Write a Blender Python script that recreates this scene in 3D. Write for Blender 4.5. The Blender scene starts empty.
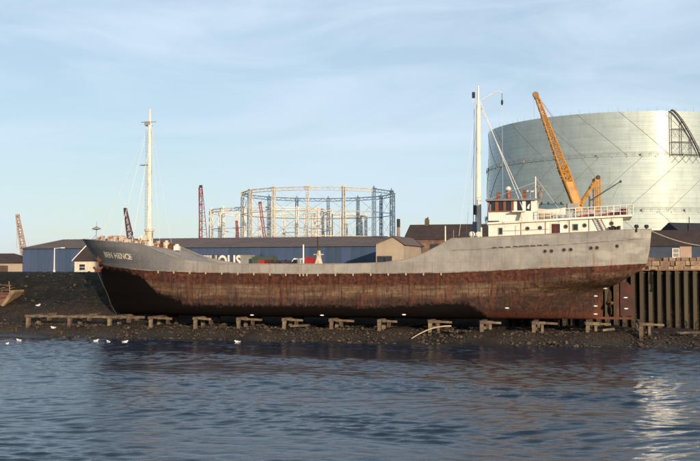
import bpy, bmesh, math, random
import numpy as np
from mathutils import Vector, Matrix, noise
R = math.radians
random.seed(7); rng = np.random.default_rng(7)
sc = bpy.context.scene
COL = sc.collection

# ------------------------------------------------------------------ camera, sky, sun, exposure
F = 700 * 50 / 36.0
CAMZ = 8.5
PITCH = math.atan((270 - 230.5) / F)
cam_d = bpy.data.cameras.new("camera"); cam_d.lens = 50; cam_d.sensor_width = 36
cam_d.clip_start = 0.5; cam_d.clip_end = 20000
cam = bpy.data.objects.new("camera", cam_d); COL.objects.link(cam)
cam.location = (0, 0, CAMZ); cam.rotation_euler = (R(90) + PITCH, 0, 0)
sc.camera = cam

SUN_AZ = R(21)      # from straight behind the camera towards the right
SUN_EL = R(11)
world = bpy.data.worlds.new("World"); sc.world = world; world.use_nodes = True
nt = world.node_tree; nt.nodes.clear()
out = nt.nodes.new("ShaderNodeOutputWorld"); bg = nt.nodes.new("ShaderNodeBackground")
sky = nt.nodes.new("ShaderNodeTexSky"); sky.sky_type = 'NISHITA'; sky.sun_disc = False
sky.sun_elevation = R(24); sky.sun_rotation = math.pi - SUN_AZ
sky.air_density = 1.0; sky.dust_density = 0.6; sky.ozone_density = 2.0
sky.sun_elevation = SUN_EL
tc = nt.nodes.new("ShaderNodeTexCoord")
mp = nt.nodes.new("ShaderNodeMapping"); mp.inputs['Scale'].default_value = (1.6, 1.6, 6.5)
nz = nt.nodes.new("ShaderNodeTexNoise"); nz.inputs['Scale'].default_value = 2.6; nz.inputs['Detail'].default_value = 9
nz.inputs['Roughness'].default_value = 0.55; nz.inputs['Distortion'].default_value = 0.7
rp = nt.nodes.new("ShaderNodeValToRGB")
rp.color_ramp.elements[0].position = 0.40; rp.color_ramp.elements[0].color = (0.47, 0.47, 0.47, 1)
rp.color_ramp.elements[1].position = 0.72; rp.color_ramp.elements[1].color = (0.95, 0.95, 0.95, 1)
mx = nt.nodes.new("ShaderNodeMix"); mx.data_type = 'RGBA'
mx.inputs['B'].default_value = (5.15, 6.25, 7.35, 1)
nt.links.new(tc.outputs['Generated'], mp.inputs['Vector']); nt.links.new(mp.outputs[0], nz.inputs['Vector'])
nt.links.new(nz.outputs['Fac'], rp.inputs[0]); nt.links.new(rp.outputs[0], mx.inputs['Factor'])
nt.links.new(sky.outputs[0], mx.inputs['A']); nt.links.new(mx.outputs['Result'], bg.inputs['Color'])
bg.inputs['Strength'].default_value = 0.122
nt.links.new(bg.outputs[0], out.inputs['Surface'])

sun_d = bpy.data.lights.new("sun", 'SUN'); sun_d.energy = 4.6; sun_d.angle = R(0.6); sun_d.color = (1.0, 0.80, 0.58)
sun = bpy.data.objects.new("sun", sun_d); COL.objects.link(sun)
sdir = Vector((math.sin(SUN_AZ) * math.cos(SUN_EL), -math.cos(SUN_AZ) * math.cos(SUN_EL), math.sin(SUN_EL)))
sun.rotation_euler = sdir.to_track_quat('Z', 'Y').to_euler()
sun.location = (60, -80, 60)
sc.view_settings.view_transform = 'Standard'; sc.view_settings.look = 'None'
sc.view_settings.exposure = 0.12; sc.view_settings.gamma = 1
sc.cycles.max_bounces = 6; sc.cycles.caustics_reflective = False

# ------------------------------------------------------------------ projection helpers (measuring the place)
def ray(px, py):
    a = (px - 350) / F; b = (230.5 - py) / F
    c, s = math.cos(PITCH), math.sin(PITCH)
    return Vector((a, c - b * s, s + b * c))
def W(px, py, Y):
    d = ray(px, py); k = Y / d.y
    return Vector((d.x * k, Y, CAMZ + d.z * k))
class Frame:
    """vertical plane turned by th about z; s runs along it, o runs away from the camera, z is world height"""
    def __init__(self, Y0, th):
        self.Y0 = Y0; self.th = th
        self.e = Vector((math.cos(th), -math.sin(th), 0)); self.n = Vector((math.sin(th), math.cos(th), 0))
        self.p = Vector((0, Y0, 0))
    def L(self, px, py, o=0.0):
        d = ray(px, py); c = Vector((0, 0, CAMZ))
        k = ((self.p + self.n * o - c).dot(self.n)) / d.dot(self.n)
        q = c + d * k
        return ((q - self.p).dot(self.e), o, q.z)
    def world(self, s, o, z=0):
        q = self.p + self.e * s + self.n * o
        return Vector((q.x, q.y, z))
    def rot(self): return -self.th
TH = R(14)
SF = Frame(118.0, TH)          # the ship's near side
GZ = 8.1                       # yard level

# ------------------------------------------------------------------ materials
MATS = {}
def nn(t, kind): return t.nodes.new(kind)
def ramp(t, stops):
    r = nn(t, "ShaderNodeValToRGB"); cr = r.color_ramp
    while len(cr.elements) < len(stops): cr.elements.new(0.5)
    for e, (p, c) in zip(cr.elements, stops):
        e.position = p; e.color = (c[0], c[1], c[2], 1) if not isinstance(c, (int, float)) else (c, c, c, 1)
    return r
def mathn(t, op, a, b=None, clamp=False):
    m = nn(t, "ShaderNodeMath"); m.operation = op; m.use_clamp = clamp
    for i, v in enumerate((a, b)):
        if v is None: continue
        if isinstance(v, (int, float)): m.inputs[i].default_value = v
        else: t.links.new(v, m.inputs[i])
    return m.outputs[0]
def mixc(t, fac, a, b):
    m = nn(t, "ShaderNodeMix"); m.data_type = 'RGBA'
    for key, v in (('Factor', fac), ('A', a), ('B', b)):
        if isinstance(v, (int, float)): m.inputs[key].default_value = v
        elif isinstance(v, tuple): m.inputs[key].default_value = (*v[:3], 1)
        else: t.links.new(v, m.inputs[key])
    return m.outputs['Result']
def noisen(t, scale, detail=6, rough=0.6, stretch=None, w=None):
    tc = nn(t, "ShaderNodeTexCoord"); v = tc.outputs['Object']
    if stretch:
        m = nn(t, "ShaderNodeMapping"); m.inputs['Scale'].default_value = stretch
        t.links.new(v, m.inputs['Vector']); v = m.outputs[0]
    n = nn(t, "ShaderNodeTexNoise"); n.inputs['Scale'].default_value = scale
    n.inputs['Detail'].default_value = detail; n.inputs['Roughness'].default_value = rough
    t.links.new(v, n.inputs['Vector'])
    return n.outputs['Fac']
def mat(name, c1, c2=None, scale=1.0, rough=0.8, metal=0.0, bump=0.0, bscale=8.0, stretch=None, lo=0.35, hi=0.7, vary=0.0,
        rust=0.0, spec=0.35):
    if name in MATS: return MATS[name]
    m = bpy.data.materials.new(name); m.use_nodes = True; t = m.node_tree
    b = t.nodes['Principled BSDF']
    b.inputs['Roughness'].default_value = rough; b.inputs['Metallic'].default_value = metal
    b.inputs['Specular IOR Level'].default_value = spec
    c2 = c2 or tuple(x * 0.72 for x in c1)
    r = ramp(t, [(lo, c1), (hi, c2)]); t.links.new(noisen(t, scale, 8, 0.62, stretch), r.inputs[0])
    col = r.outputs[0]
    if rust > 0:
        rr = ramp(t, [(0.62 - rust * 0.25, 0.0), (0.74 - rust * 0.2, 1.0)])
        t.links.new(noisen(t, scale * 1.7 + 0.3, 9, 0.7, stretch or (1, 1, 0.45)), rr.inputs[0])
        col = mixc(t, rr.outputs[0], col, (0.17, 0.065, 0.03))
    if vary > 0:
        oi = nn(t, "ShaderNodeObjectInfo")
        hv = nn(t, "ShaderNodeHueSaturation")
        v = mathn(t, 'ADD', mathn(t, 'MULTIPLY', oi.outputs['Random'], 2 * vary), 1 - vary)
        t.links.new(v, hv.inputs['Value'])
        h = mathn(t, 'ADD', mathn(t, 'MULTIPLY', oi.outputs['Random'], 0.03), 0.485)
        t.links.new(h, hv.inputs['Hue'])
        t.links.new(col, hv.inputs['Color']); col = hv.outputs[0]
    t.links.new(col, b.inputs['Base Color'])
    if bump > 0:
        bn = nn(t, "ShaderNodeBump"); bn.inputs['Strength'].default_value = bump; bn.inputs['Distance'].default_value = 0.05
        t.links.new(noisen(t, bscale, 8, 0.65), bn.inputs['Height']); t.links.new(bn.outputs[0], b.inputs['Normal'])
    MATS[name] = m
    return m

white = mat("white_paint", (0.78, 0.74, 0.64), (0.66, 0.60, 0.50), 0.8, 0.55, bump=.15, rust=.22, stretch=(1.4, 1.4, .3))
cream = mat("cream_paint", (0.66, 0.60, 0.46), (0.50, 0.42, 0.30), 0.9, 0.6, rust=.35)
steelblue = mat("blue_grey_steel", (0.14, 0.21, 0.29), (0.09, 0.14, 0.20), 0.5, 0.6)
framecream = mat("pale_cream_steel", (0.62, 0.57, 0.45), (0.46, 0.40, 0.30), 0.3, 0.6)
framewhite = mat("white_steel", (0.75, 0.72, 0.64), (0.60, 0.57, 0.50), 0.3, 0.6)
yellow = mat("yellow_crane_paint", (0.56, 0.27, 0.05), (0.36, 0.17, 0.04), 0.9, 0.5, rust=.25)
red = mat("red_oxide_paint", (0.30, 0.035, 0.03), (0.20, 0.03, 0.025), 0.8, 0.6)
redbox = mat("red_paint", (0.42, 0.03, 0.025), (0.28, 0.025, 0.02), 1.0, 0.6)
darkred = mat("dark_red_steel", (0.12, 0.025, 0.025), (0.06, 0.015, 0.015), 0.8, 0.6)
tan = mat("tan_faded_steel", (0.42, 0.30, 0.23), (0.30, 0.20, 0.15), 0.5, 0.7)
black = mat("black_steel", (0.018, 0.017, 0.017), (0.03, 0.022, 0.018), 1.0, 0.6)
glass = mat("dark_glass", (0.015, 0.017, 0.02), (0.02, 0.02, 0.025), 1.0, 0.12, spec=.5)
wood = mat("varnished_wood", (0.26, 0.085, 0.035), (0.16, 0.05, 0.02), 2.0, 0.5, stretch=(3, 3, .5))
rusty = mat("rusty_steel", (0.15, 0.055, 0.03), (0.075, 0.03, 0.02), 1.4, 0.85, bump=.4, bscale=5)
greydeck = mat("grey_deck_paint", (0.30, 0.28, 0.25), (0.22, 0.17, 0.13), 0.6, 0.8, rust=.3)
rope_m = mat("pale_rope", (0.42, 0.36, 0.27), (0.30, 0.25, 0.18), 4, 0.9)
wire_m = mat("galvanised_wire", (0.30, 0.30, 0.30), (0.22, 0.22, 0.22), 2, 0.5)
stay_m = mat("white_rope_stay", (0.75, 0.73, 0.68), (0.6, 0.58, 0.52), 2, 0.6)
timber = mat("weathered_timber", (0.20, 0.145, 0.088), (0.045, 0.034, 0.025), 1.3, 0.9, bump=.6, bscale=4, stretch=(1, 1, 1), vary=.22, lo=.36, hi=.66)
bluewall = mat("blue_profiled_sheet", (0.06, 0.095, 0.165), (0.042, 0.07, 0.125), 0.35, 0.6, vary=.2, stretch=(1, 1, .2), rust=.06)
brownroof = mat("brown_roof_sheet", (0.135, 0.095, 0.08), (0.095, 0.068, 0.06), 0.22, 0.85, bump=.2, bscale=1.5)
tileroof = mat("old_clay_roof", (0.058, 0.036, 0.029), (0.032, 0.021, 0.018), 0.7, 0.9, bump=.6, bscale=3)
plaster = mat("cream_render", (0.72, 0.64, 0.48), (0.60, 0.52, 0.38), 0.6, 0.85)
tanwall = mat("tan_wall", (0.40, 0.32, 0.23), (0.32, 0.25, 0.18), 0.4, 0.85)
pinkwall = mat("worn_pink_brick", (0.24, 0.14, 0.10), (0.05, 0.035, 0.03), 0.8, 0.9)
darkwall = mat("dark_boarding", (0.035, 0.04, 0.055), (0.025, 0.025, 0.03), 0.8, 0.9)
stone = mat("rubble_stone", (0.38, 0.28, 0.18), (0.20, 0.13, 0.09), 1.1, 0.95, bump=.8, bscale=3, vary=.3)
mortar = mat("old_mortar", (0.13, 0.09, 0.065), (0.08, 0.06, 0.045), 1.5, 0.95, bump=.5)
pilem = mat("rusty_sheet_pile", (0.070, 0.060, 0.037), (0.062, 0.028, 0.021), 0.55, 0.85, bump=.5, bscale=4, stretch=(1, 1, .45), vary=.2, lo=.4, hi=.62)
greenpaint = mat("faded_green_paint", (0.06, 0.10, 0.06), (0.04, 0.06, 0.04), .8, .7)
greybox = mat("grey_painted_steel", (0.30, 0.29, 0.27), (0.20, 0.18, 0.16), .8, .7)
scrap_m = mat("black_scrap", (0.02, 0.022, 0.03), (0.035, 0.025, 0.02), 1.2, .8, bump=.6, bscale=3)
zinc = mat("bright_zinc", (0.85, 0.83, 0.78), (0.75, 0.72, 0.66), 3, 0.45)
feather = mat("white_feathers", (0.80, 0.79, 0.76), (0.70, 0.69, 0.66), 8, .8)
featherg = mat("grey_feathers", (0.35, 0.36, 0.38), (0.28, 0.29, 0.30), 8, .8)
beakm = mat("yellow_beak", (0.6, 0.35, 0.05), None, 8, .6)
orangem = mat("faded_orange_paint", (0.50, 0.14, 0.05), (0.36, 0.10, 0.04), 1.5, .6)
tarp = mat("grey_green_tarpaulin", (0.13, 0.19, 0.20), (0.09, 0.13, 0.14), 1.2, .8, bump=.3, bscale=3)

# ------------------------------------------------------------------ mesh helpers
class MB:
    def __init__(s): s.v = []; s.f = []
    def add(s, vs, fs):
        b = len(s.v); s.v += [tuple(v) for v in vs]; s.f += [tuple(i + b for i in f) for f in fs]; return s
    def box(s, c, d, rz=0, ry=0):
        hx, hy, hz = d[0] / 2, d[1] / 2, d[2] / 2
        M = Matrix.Rotation(rz, 3, 'Z') @ Matrix.Rotation(ry, 3, 'Y'); c = Vector(c)
        vs = [c + M @ Vector((x, y, z)) for x in (-hx, hx) for y in (-hy, hy) for z in (-hz, hz)]
        return s.add(vs, [(0, 1, 3, 2), (4, 6, 7, 5), (0, 4, 5, 1), (2, 3, 7, 6), (0, 2, 6, 4), (1, 5, 7, 3)])
    def bb(s, x0, x1, y0, y1, z0, z1): return s.box(((x0 + x1) / 2, (y0 + y1) / 2, (z0 + z1) / 2), (abs(x1 - x0), abs(y1 - y0), abs(z1 - z0)))
    def tube(s, a, b, r0, r1=None, n=8):
        a, b = Vector(a), Vector(b); r1 = r0 if r1 is None else r1
        d = (b - a)
        if d.length < 1e-6: return s
        q = d.to_track_quat('Z', 'Y').to_matrix()
        vs = []
        for p, r in ((a, r0), (b, r1)):
            for i in range(n):
                t = 2 * math.pi * i / n; vs.append(p + q @ Vector((r * math.cos(t), r * math.sin(t), 0)))
        fs = [(i, (i + 1) % n, n + (i + 1) % n, n + i) for i in range(n)]
        fs += [tuple(range(n))[::-1], tuple(range(n, 2 * n))]
        return s.add(vs, fs)
    def path(s, pts, r, n=6):
        for a, b in zip(pts, pts[1:]): s.tube(a, b, r, r, n)
        return s
    def lathe(s, c, prof, n=16, axis='Z'):
        c = Vector(c); vs = []
        for r, h in prof:
            for i in range(n):
                t = 2 * math.pi * i / n
                p = Vector((r * math.cos(t), r * math.sin(t), h))
                if axis == 'Y': p = Vector((p.x, -p.z, p.y))
                if axis == 'X': p = Vector((p.z, p.x, p.y))
                vs.append(c + p)
        fs = []
        for k in range(len(prof) - 1):
            for i in range(n):
                j = (i + 1) % n; fs.append((k * n + i, k * n + j, (k + 1) * n + j, (k + 1) * n + i))
        fs += [tuple(range(n))[::-1], tuple(range((len(prof) - 1) * n, len(prof) * n))]
        return s.add(vs, fs)
    def prism(s, poly, y0, y1):
        """outline in x-z, extruded along y"""
        n = len(poly)
        vs = [(x, y0, z) for x, z in poly] + [(x, y1, z) for x, z in poly]
        fs = [tuple(range(n)), tuple(range(n, 2 * n))[::-1]] + [(i, n + i, n + (i + 1) % n, (i + 1) % n) for i in range(n)]
        return s.add(vs, fs)
    def mesh(s, name, m, smooth=False):
        me = bpy.data.meshes.new(name); me.from_pydata(s.v, [], s.f)
        bm = bmesh.new(); bm.from_mesh(me); bmesh.ops.recalc_face_normals(bm, faces=bm.faces); bm.to_mesh(me); bm.free()
        me.materials.append(m)
        if smooth: me.polygons.foreach_set('use_smooth', [True] * len(me.polygons))
        return me
    def obj(s, name, m, parent=None, smooth=False): return link(name, s.mesh(name, m, smooth), parent)
def link(name, me, parent=None, loc=(0, 0, 0), rz=0, scale=None):
    o = bpy.data.objects.new(name, me); COL.objects.link(o)
    o.location = loc; o.rotation_euler = (0, 0, rz)
    if scale: o.scale = scale
    if parent is not None: o.parent = parent
    return o
def tag(o, label=None, cat=None, group=None, kind=None):
    for k, v in (('label', label), ('category', cat), ('group', group), ('kind', kind)):
        if v: o[k] = v
    return o
def thing(name, label, cat, loc=(0, 0, 0), rz=0, group=None):
    o = bpy.data.objects.new(name, None); COL.objects.link(o); o.empty_display_size = .5
    o.location = loc; o.rotation_euler = (0, 0, rz); tag(o, label, cat, group)
    return o
def copy_tree(o, parent=None):
    c = o.copy(); COL.objects.link(c); c.parent = parent
    for ch in list(o.children): copy_tree(ch, c)
    return c
def smooth_angle(me): me.polygons.foreach_set('use_smooth', [True] * len(me.polygons))

# ------------------------------------------------------------------ ground: one sheet, river bed to horizon
def sstep(a, b, x):
    t = np.clip((x - a) / (b - a), 0, 1); return t * t * (3 - 2 * t)
PILE_S0 = 18.0; PILE_O = 13.0
def fnoise(X, Y, seed, n=40, lmin=0.5, lmax=6, slope=0.1):
    r = np.random.default_rng(seed); h = np.zeros_like(X)
    for i in range(n):
        lam = lmin * (lmax / lmin) ** r.random(); a = r.random() * 2 * np.pi; k = 2 * np.pi / lam
        h += slope * lam / (2 * np.pi) * np.sin(k * (X * np.cos(a) + Y * np.sin(a)) + r.random() * 6.28) / np.sqrt(n)
    return h
def ground_z(s, o):
    # foreshore: water edge near o = -3.5, bay at the left, berth level 1.3, bank up to the yard
    edge = -3.6 + 1.9 * sstep(-30, -44, s) + 0.9 * np.sin(s * .21) * .5 + .35 * np.sin(s * .83 + 1) + 1.2 * sstep(18, 40, s)
    z = -2.2 + 2.2 * sstep(-16, 0, o - edge) 
    z = z + 1.32 * sstep(0, 3.0 - 1.5 * sstep(-28, -42, s), o - edge) ** .8 
    lo = 8.5 - 4.0 * sstep(-22, -36, s)
    bank = sstep(lo, lo + 15.0 , o) ** .85
    z_left = z + (GZ - 1.3) * bank
    z_right = z + np.where(o > PILE_O + .55, GZ - 1.3, 0.0) 
    z_right = z_right - .15 * sstep(4, 12, o) * (o < PILE_O + .55)
    z = np.where(s > PILE_S0, z_right, z_left)
    # mud mound at the left where the barge lies
    z = z + 1.1 * np.exp(-((s + 44) / 7.5) ** 2 - ((o - 7.0) / 3.5) ** 2)
    return z
def grid_mesh(name, xs, ys, fn, m, frame=None):
    X, Y = np.meshgrid(xs, ys, indexing='ij'); Z = fn(X, Y)
    if frame:
        e, n = frame.e, frame.n
        WX = frame.p.x + e.x * X + n.x * Y; WY = frame.p.y + e.y * X + n.y * Y
    else: WX, WY = X, Y
    v = np.stack([WX, WY, Z], -1).reshape(-1, 3)
    nx, ny = len(xs), len(ys); i = np.arange(nx * ny).reshape(nx, ny)
    f = np.stack([i[:-1, :-1], i[1:, :-1], i[1:, 1:], i[:-1, 1:]], -1).reshape(-1, 4)
    me = bpy.data.meshes.new(name); me.vertices.add(len(v)); me.vertices.foreach_set('co', v.ravel())
    me.loops.add(f.size); me.loops.foreach_set('vertex_index', f.ravel().astype(np.int32))
    me.polygons.add(len(f)); me.polygons.foreach_set('loop_start', np.arange(0, f.size, 4, dtype=np.int32))
    me.polygons.foreach_set('loop_total', np.full(len(f), 4, np.int32))
    me.update(calc_edges=True); me.validate(); smooth_angle(me); me.materials.append(m)
    return me
def spread(dense, far, n):
    return dense[-1] + (far - dense[-1]) * (np.linspace(0, 1, n + 1)[1:] ** 3)
gm = bpy.data.materials.new("mud_and_bank"); gm.use_nodes = True; t = gm.node_tree; b = t.nodes['Principled BSDF']
geo = nn(t, "ShaderNodeNewGeometry"); sp = nn(t, "ShaderNodeSeparateXYZ"); t.links.new(geo.outputs['Position'], sp.inputs[0])
n1 = noisen(t, 1.1, 12, .72); n2 = noisen(t, 5.0, 10, .75); n3 = noisen(t, .25, 6, .6)
mud = ramp(t, [(.36, (0.014, 0.011, 0.009)), (.52, (0.034, 0.025, 0.019)), (.66, (0.10, 0.073, 0.05))]); t.links.new(n2, mud.inputs[0])
earth = ramp(t, [(.35, (0.009, 0.009, 0.007)), (.55, (0.020, 0.017, 0.013)), (.72, (0.055, 0.042, 0.029))]); t.links.new(n1, earth.inputs[0])
hz = mathn(t, 'ADD', sp.outputs['Z'], mathn(t, 'MULTIPLY', n3, 3.0))
fh = ramp(t, [(.0, 0.0), (1.0, 1.0)]); t.links.new(mathn(t, 'DIVIDE', mathn(t, 'SUBTRACT', hz, 4.4), 1.2, True), fh.inputs[0])
wetf = mathn(t, 'DIVIDE', sp.outputs['Z'], .9, True)
col = mixc(t, fh.outputs[0], mud.outputs[0], earth.outputs[0])
col = mixc(t, wetf, (0.022, 0.018, 0.015), col)
t.links.new(col, b.inputs['Base Color'])
rr = mathn(t, 'ADD', mathn(t, 'MULTIPLY', wetf, .6), .28); t.links.new(rr, b.inputs['Roughness'])
t.links.new(mathn(t, 'SUBTRACT', .6, mathn(t, 'MULTIPLY', mathn(t, 'MULTIPLY', wetf, 1.0), .5)), b.inputs['Specular IOR Level'])
bn = nn(t, "ShaderNodeBump"); bn.inputs['Strength'].default_value = .9; bn.inputs['Distance'].default_value = .12
t.links.new(n2, bn.inputs['Height']); t.links.new(bn.outputs[0], b.inputs['Normal'])
sd = np.arange(-70, 70, .33); od = np.concatenate([np.arange(-9, PILE_O + .5, .24), [PILE_O + .53, PILE_O + .57], np.arange(PILE_O + .8, 34, .3)])
ss = np.concatenate([-(spread(-sd[::-1], 4000, 22))[::-1] if False else -spread(np.array([70.]), 4000, 22)[::-1], sd, spread(sd, 4000, 22)])
oo = np.concatenate([-spread(np.array([9.]), 400, 14)[::-1], od, spread(od, 6000, 26)])
def gfn(s, o):
    z = ground_z(s, o)
    near = (np.abs(s) < 70) & (o < 34)
    amp = np.where(near, 1.0, 0.0) * np.where(z > 6.9, .35, 1.0)
    rough = fnoise(s, o, 3, 50, .7, 5, .22) + fnoise(s, o, 5, 30, 4, 14, .12)
    return z + rough * amp
ground = link("ground", grid_mesh("ground", ss, oo, gfn, gm, SF)); tag(ground, kind='structure')

# ------------------------------------------------------------------ water
wm = bpy.data.materials.new("river_water"); wm.use_nodes = True; t = wm.node_tree; b = t.nodes['Principled BSDF']
b.inputs['Base Color'].default_value = (0.006, 0.018, 0.036, 1); b.inputs['Roughness'].default_value = .03
b.inputs['IOR'].default_value = 1.33; b.inputs['Specular IOR Level'].default_value = .5
na = noisen(t, 1.0, 6, .6, (.6, 1.8, 1)); nb = noisen(t, 3.4, 5, .6, (.5, 1.6, 1))
hsum = mathn(t, 'ADD', mathn(t, 'MULTIPLY', na, .9), mathn(t, 'MULTIPLY', nb, .45))
bn = nn(t, "ShaderNodeBump"); bn.inputs['Strength'].default_value = .33; bn.inputs['Distance'].default_value = .1
t.links.new(hsum, bn.inputs['Height']); t.links.new(bn.outputs[0], b.inputs['Normal'])
def wfn(X, Y):
    r = np.random.default_rng(21); h = np.zeros_like(X)
    wx = X + 2.2 * np.sin(Y * .16 + 1) + 1.1 * np.sin(Y * .41 + X * .1); wy = Y + 1.6 * np.sin(X * .11) + .9 * np.sin(X * .29 + Y * .2 + 2)
    patch = .72 + .5 * np.sin(wx * .05 + wy * .13 + 1.3) * np.sin(wx * .027 - wy * .21 + .4) + .3 * np.sin(wx * .13 + wy * .37)
    patch = np.clip(.2 + .8 * patch, .2, 1.5)
    dmask = ((np.abs(X) < 60) & (Y > 28) & (Y < 140)).astype(float)
    for i in range(80):
        lam = .34 * (2.3 / .34) ** r.random(); a = np.pi / 2 + r.normal() * .40; k = 2 * np.pi / lam
        ph = r.random() * 6.28
        env = .6 + .6 * np.sin(X * (.05 + .12 * r.random()) + Y * (.05 + .2 * r.random()) + r.random() * 6.28)
        h += env * .225 * lam / (2 * np.pi) * np.sin(k * (wx * np.cos(a) + wy * np.sin(a)) + ph) / np.sqrt(80) * 1.35
    h = h * patch
    h = h + 1.6 * np.clip(h, 0, 1) ** 2          # sharper crests
    return h * dmask
xd = np.arange(-52, 52, .17); yd = np.concatenate([np.arange(30, 70, .09), np.arange(70, 118, .13), np.arange(118, 138, .3)])
xs = np.concatenate([-spread(np.array([52.]), 4000, 20)[::-1], xd, spread(xd, 4000, 20)])
ys = np.concatenate([30 - spread(np.array([0.]), 800, 20)[::-1], yd, [139, 142]])
# the sheet ends under the bank
water = link("water", grid_mesh("water", xs, ys, wfn, wm)); tag(water, kind='structure')

# ------------------------------------------------------------------ foreshore stones
def blob(mb, c, r, n=5):
    """rough stone of about 16 faces"""
    c = Vector(c); k = []
    for ring, (zz, rad) in enumerate(((-.5, .7), (.25, 1.0), (.8, .5))):
        for i in range(n):
            a = 6.283 * i / n + ring * .5
            q = rad * random.uniform(.75, 1.2)
            k.append(c + Vector((r * 1.2 * q * math.cos(a), r * q * math.sin(a), r * zz * random.uniform(.6, 1))))
    fs = [tuple(range(n))[::-1], tuple(range(2 * n, 3 * n))]
    for ring in range(2):
        for i in range(n):
            j = (i + 1) % n; fs.append((ring * n + i, ring * n + j, (ring + 1) * n + j, (ring + 1) * n + i))
    mb.add(k, fs)
stones = MB()
for i in range(7800):
    s = random.uniform(-56, 46); o = random.uniform(-4.6, 7) if s > -34 else random.uniform(-3, 21)
    if random.random() < .5: o = random.uniform(-4.0, .8)
    z = float(ground_z(np.array([s]), np.array([o]))[0])
    if z < -.02: continue
    p = SF.world(s, o, z + .03); blob(stones, p, random.choice((.03, .04, .05, .06, .06, .08, .1, .14, .24 if random.random() < .35 else .07)) * random.uniform(.8, 1.2))
pebble = mat("muddy_stone", (0.026, 0.020, 0.016), (0.17, 0.125, 0.08), 2.2, .85, lo=.44, hi=.70)
st = stones.obj("gravel", pebble); tag(st, "loose muddy stones strewn over the foreshore below the ship", "gravel", kind='stuff')

# ------------------------------------------------------------------ THE SHIP
Z0 = 2.68; HB = 5.6
ship = thing("cargo_ship", "long rusty grey coaster with white aft bridge aground on timber trestles", "ship",
             SF.world(0, 0, Z0), SF.rot())
def SL(px, py, o=0.0):
    s, oo_, z = SF.L(px, py, o); return (s, oo_, z - Z0)
def tab(pts): # list of (px,py,o) -> s, z arrays
    a = [SL(*p) for p in pts]; return np.array([q[0] for q in a]), np.array([q[2] for q in a])
top_s, top_z = tab([(82, 238, 5.6), (92, 239.2, 4.5), (105, 240.3, 3), (125, 242, 1.2), (146, 243.8, .3), (151, 245.4, .2), (157, 249, .1), (164, 253.4, 0), (175, 257.6, 0), (188, 260.8, 0), (203, 263, 0), (226, 264, 0),
                    (260, 264, 0), (300, 264.2, 0), (350, 263.8, 0), (380, 262.8, 0), (400, 260.4, 0), (420, 254.8, 0), (438, 246.6, 0), (453, 238.6, 0),
                    (480, 237.6, 0), (540, 234.6, 0), (600, 231.2, 0), (632, 229.4, .4), (650, 229.6, 3)])
stem_s, stem_z = tab([(125, 318, 5.6), (114, 309, 5.6), (106, 292, 5.6), (102, 275, 5.6), (98.5, 263, 5.6), (90, 250, 5.6), (82, 238, 5.6), (79, 233, 5.6)])
stern_s, stern_z = tab([(603, 318, 5.6), (603, 292, 5.6), (606, 288, 5.6), (617, 284, 5.6), (626, 278, 5.6), (640, 270, 5.6), (645.5, 264, 5.6), (648, 250, 5.6), (650, 229, 5.6), (651, 222, 5.6)])
zb_s, zb_z = tab([(90, 260, 5), (98, 263.5, 5), (110, 266.5, 3), (130, 269, 1), (150, 270.6, .3), (200, 272.4, 0), (250, 273.3, 0), (300, 273.8, 0), (400, 273.2, 0), (450, 272.6, 0), (500, 270.3, 0), (560, 267.3, 0), (600, 266, 0), (647, 263.5, 1)])
bl_s, bl_z = tab([(90, 262, 5), (110, 266, 3), (128, 269, 1), (141, 274, .5), (150, 285, .3), (160, 292, 0), (180, 298.5, 0), (182, 302, 0), (250, 303, 0), (330, 303, 0), (375, 305, 0), (400, 303, 0), (440, 301, 0), (468, 300.5, 0), (478, 308, 0), (488, 317, 0), (500, 330, 0), (650, 340, 0)])
def S_of(u, z):
    a = np.interp(z, stem_z, stem_s); b_ = np.interp(z, stern_z, stern_s); return a + (b_ - a) * u
def U_of(s, z):
    a = np.interp(z, stem_z, stem_s); b_ = np.interp(z, stern_z, stern_s); return np.clip((s - a) / (b_ - a), 0, 1)
def halfb(u, z):
    tz = np.clip(z / 8.0, 0, 1.1)
    ub = .30 - .155 * tz
    fb = 1 - (1 - np.clip(u / ub, 0, 1)) ** 2.15
    us = .66 + .14 * np.clip(z / 5, 0, 1)
    lowf = 1 - np.clip((u - us) / (1 - us), 0, 1) ** (1.5 + .35 * np.clip(z, 0, 5))
    hif = 1 - .36 * np.clip((u - .90) / .10, 0, 1) ** 2.2
    k = sstep(2.9, 5.3, z)
    fs = lowf * (1 - k) + hif * k
    h = np.clip(z / 1.5, 0, 1)
    bil = .74 + .26 * np.sqrt(np.clip(1 - (1 - h) ** 2, 0, 1))
    return HB * np.maximum(fb * fs * bil, 0.02)
def off_at(s, z): return float(HB - halfb(U_of(s, z), z))
NU, NV = 420, 64
uu = np.concatenate([np.linspace(0, .3, 150) ** 1.0, np.linspace(.3, .62, 90)[1:], np.linspace(.62, 1, NU - 239 + 0)[1:]])
vv = np.linspace(0, 1, NV)
U, V = np.meshgrid(uu, vv, indexing='ij')
ztop = np.interp(S_of(U, 8.0 + 0 * U), top_s, top_z)
Z = V * ztop
Sx = S_of(U, Z); Bh = halfb(U, Z)
dent = fnoise(Sx, Z, 11, 60, .9, 4.5, .03) + .006 * np.sin(Sx * 2 * np.pi / .8) * np.clip(np.sin(Sx * .37) + .4, 0, 1)
near = np.stack([Sx, HB - Bh + dent * (Bh > .3), Z], -1); far = np.stack([Sx, HB + Bh, Z], -1)
nu, nv = U.shape
vts = np.concatenate([near.reshape(-1, 3), far.reshape(-1, 3)])
I = np.arange(nu * nv).reshape(nu, nv); J = I + nu * nv
def quads(a, flip=False):
    q = np.stack([a[:-1, :-1], a[1:, :-1], a[1:, 1:], a[:-1, 1:]], -1).reshape(-1, 4)
    return q[:, ::-1] if flip else q
fc = [quads(I), quads(J, True)]
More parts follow.
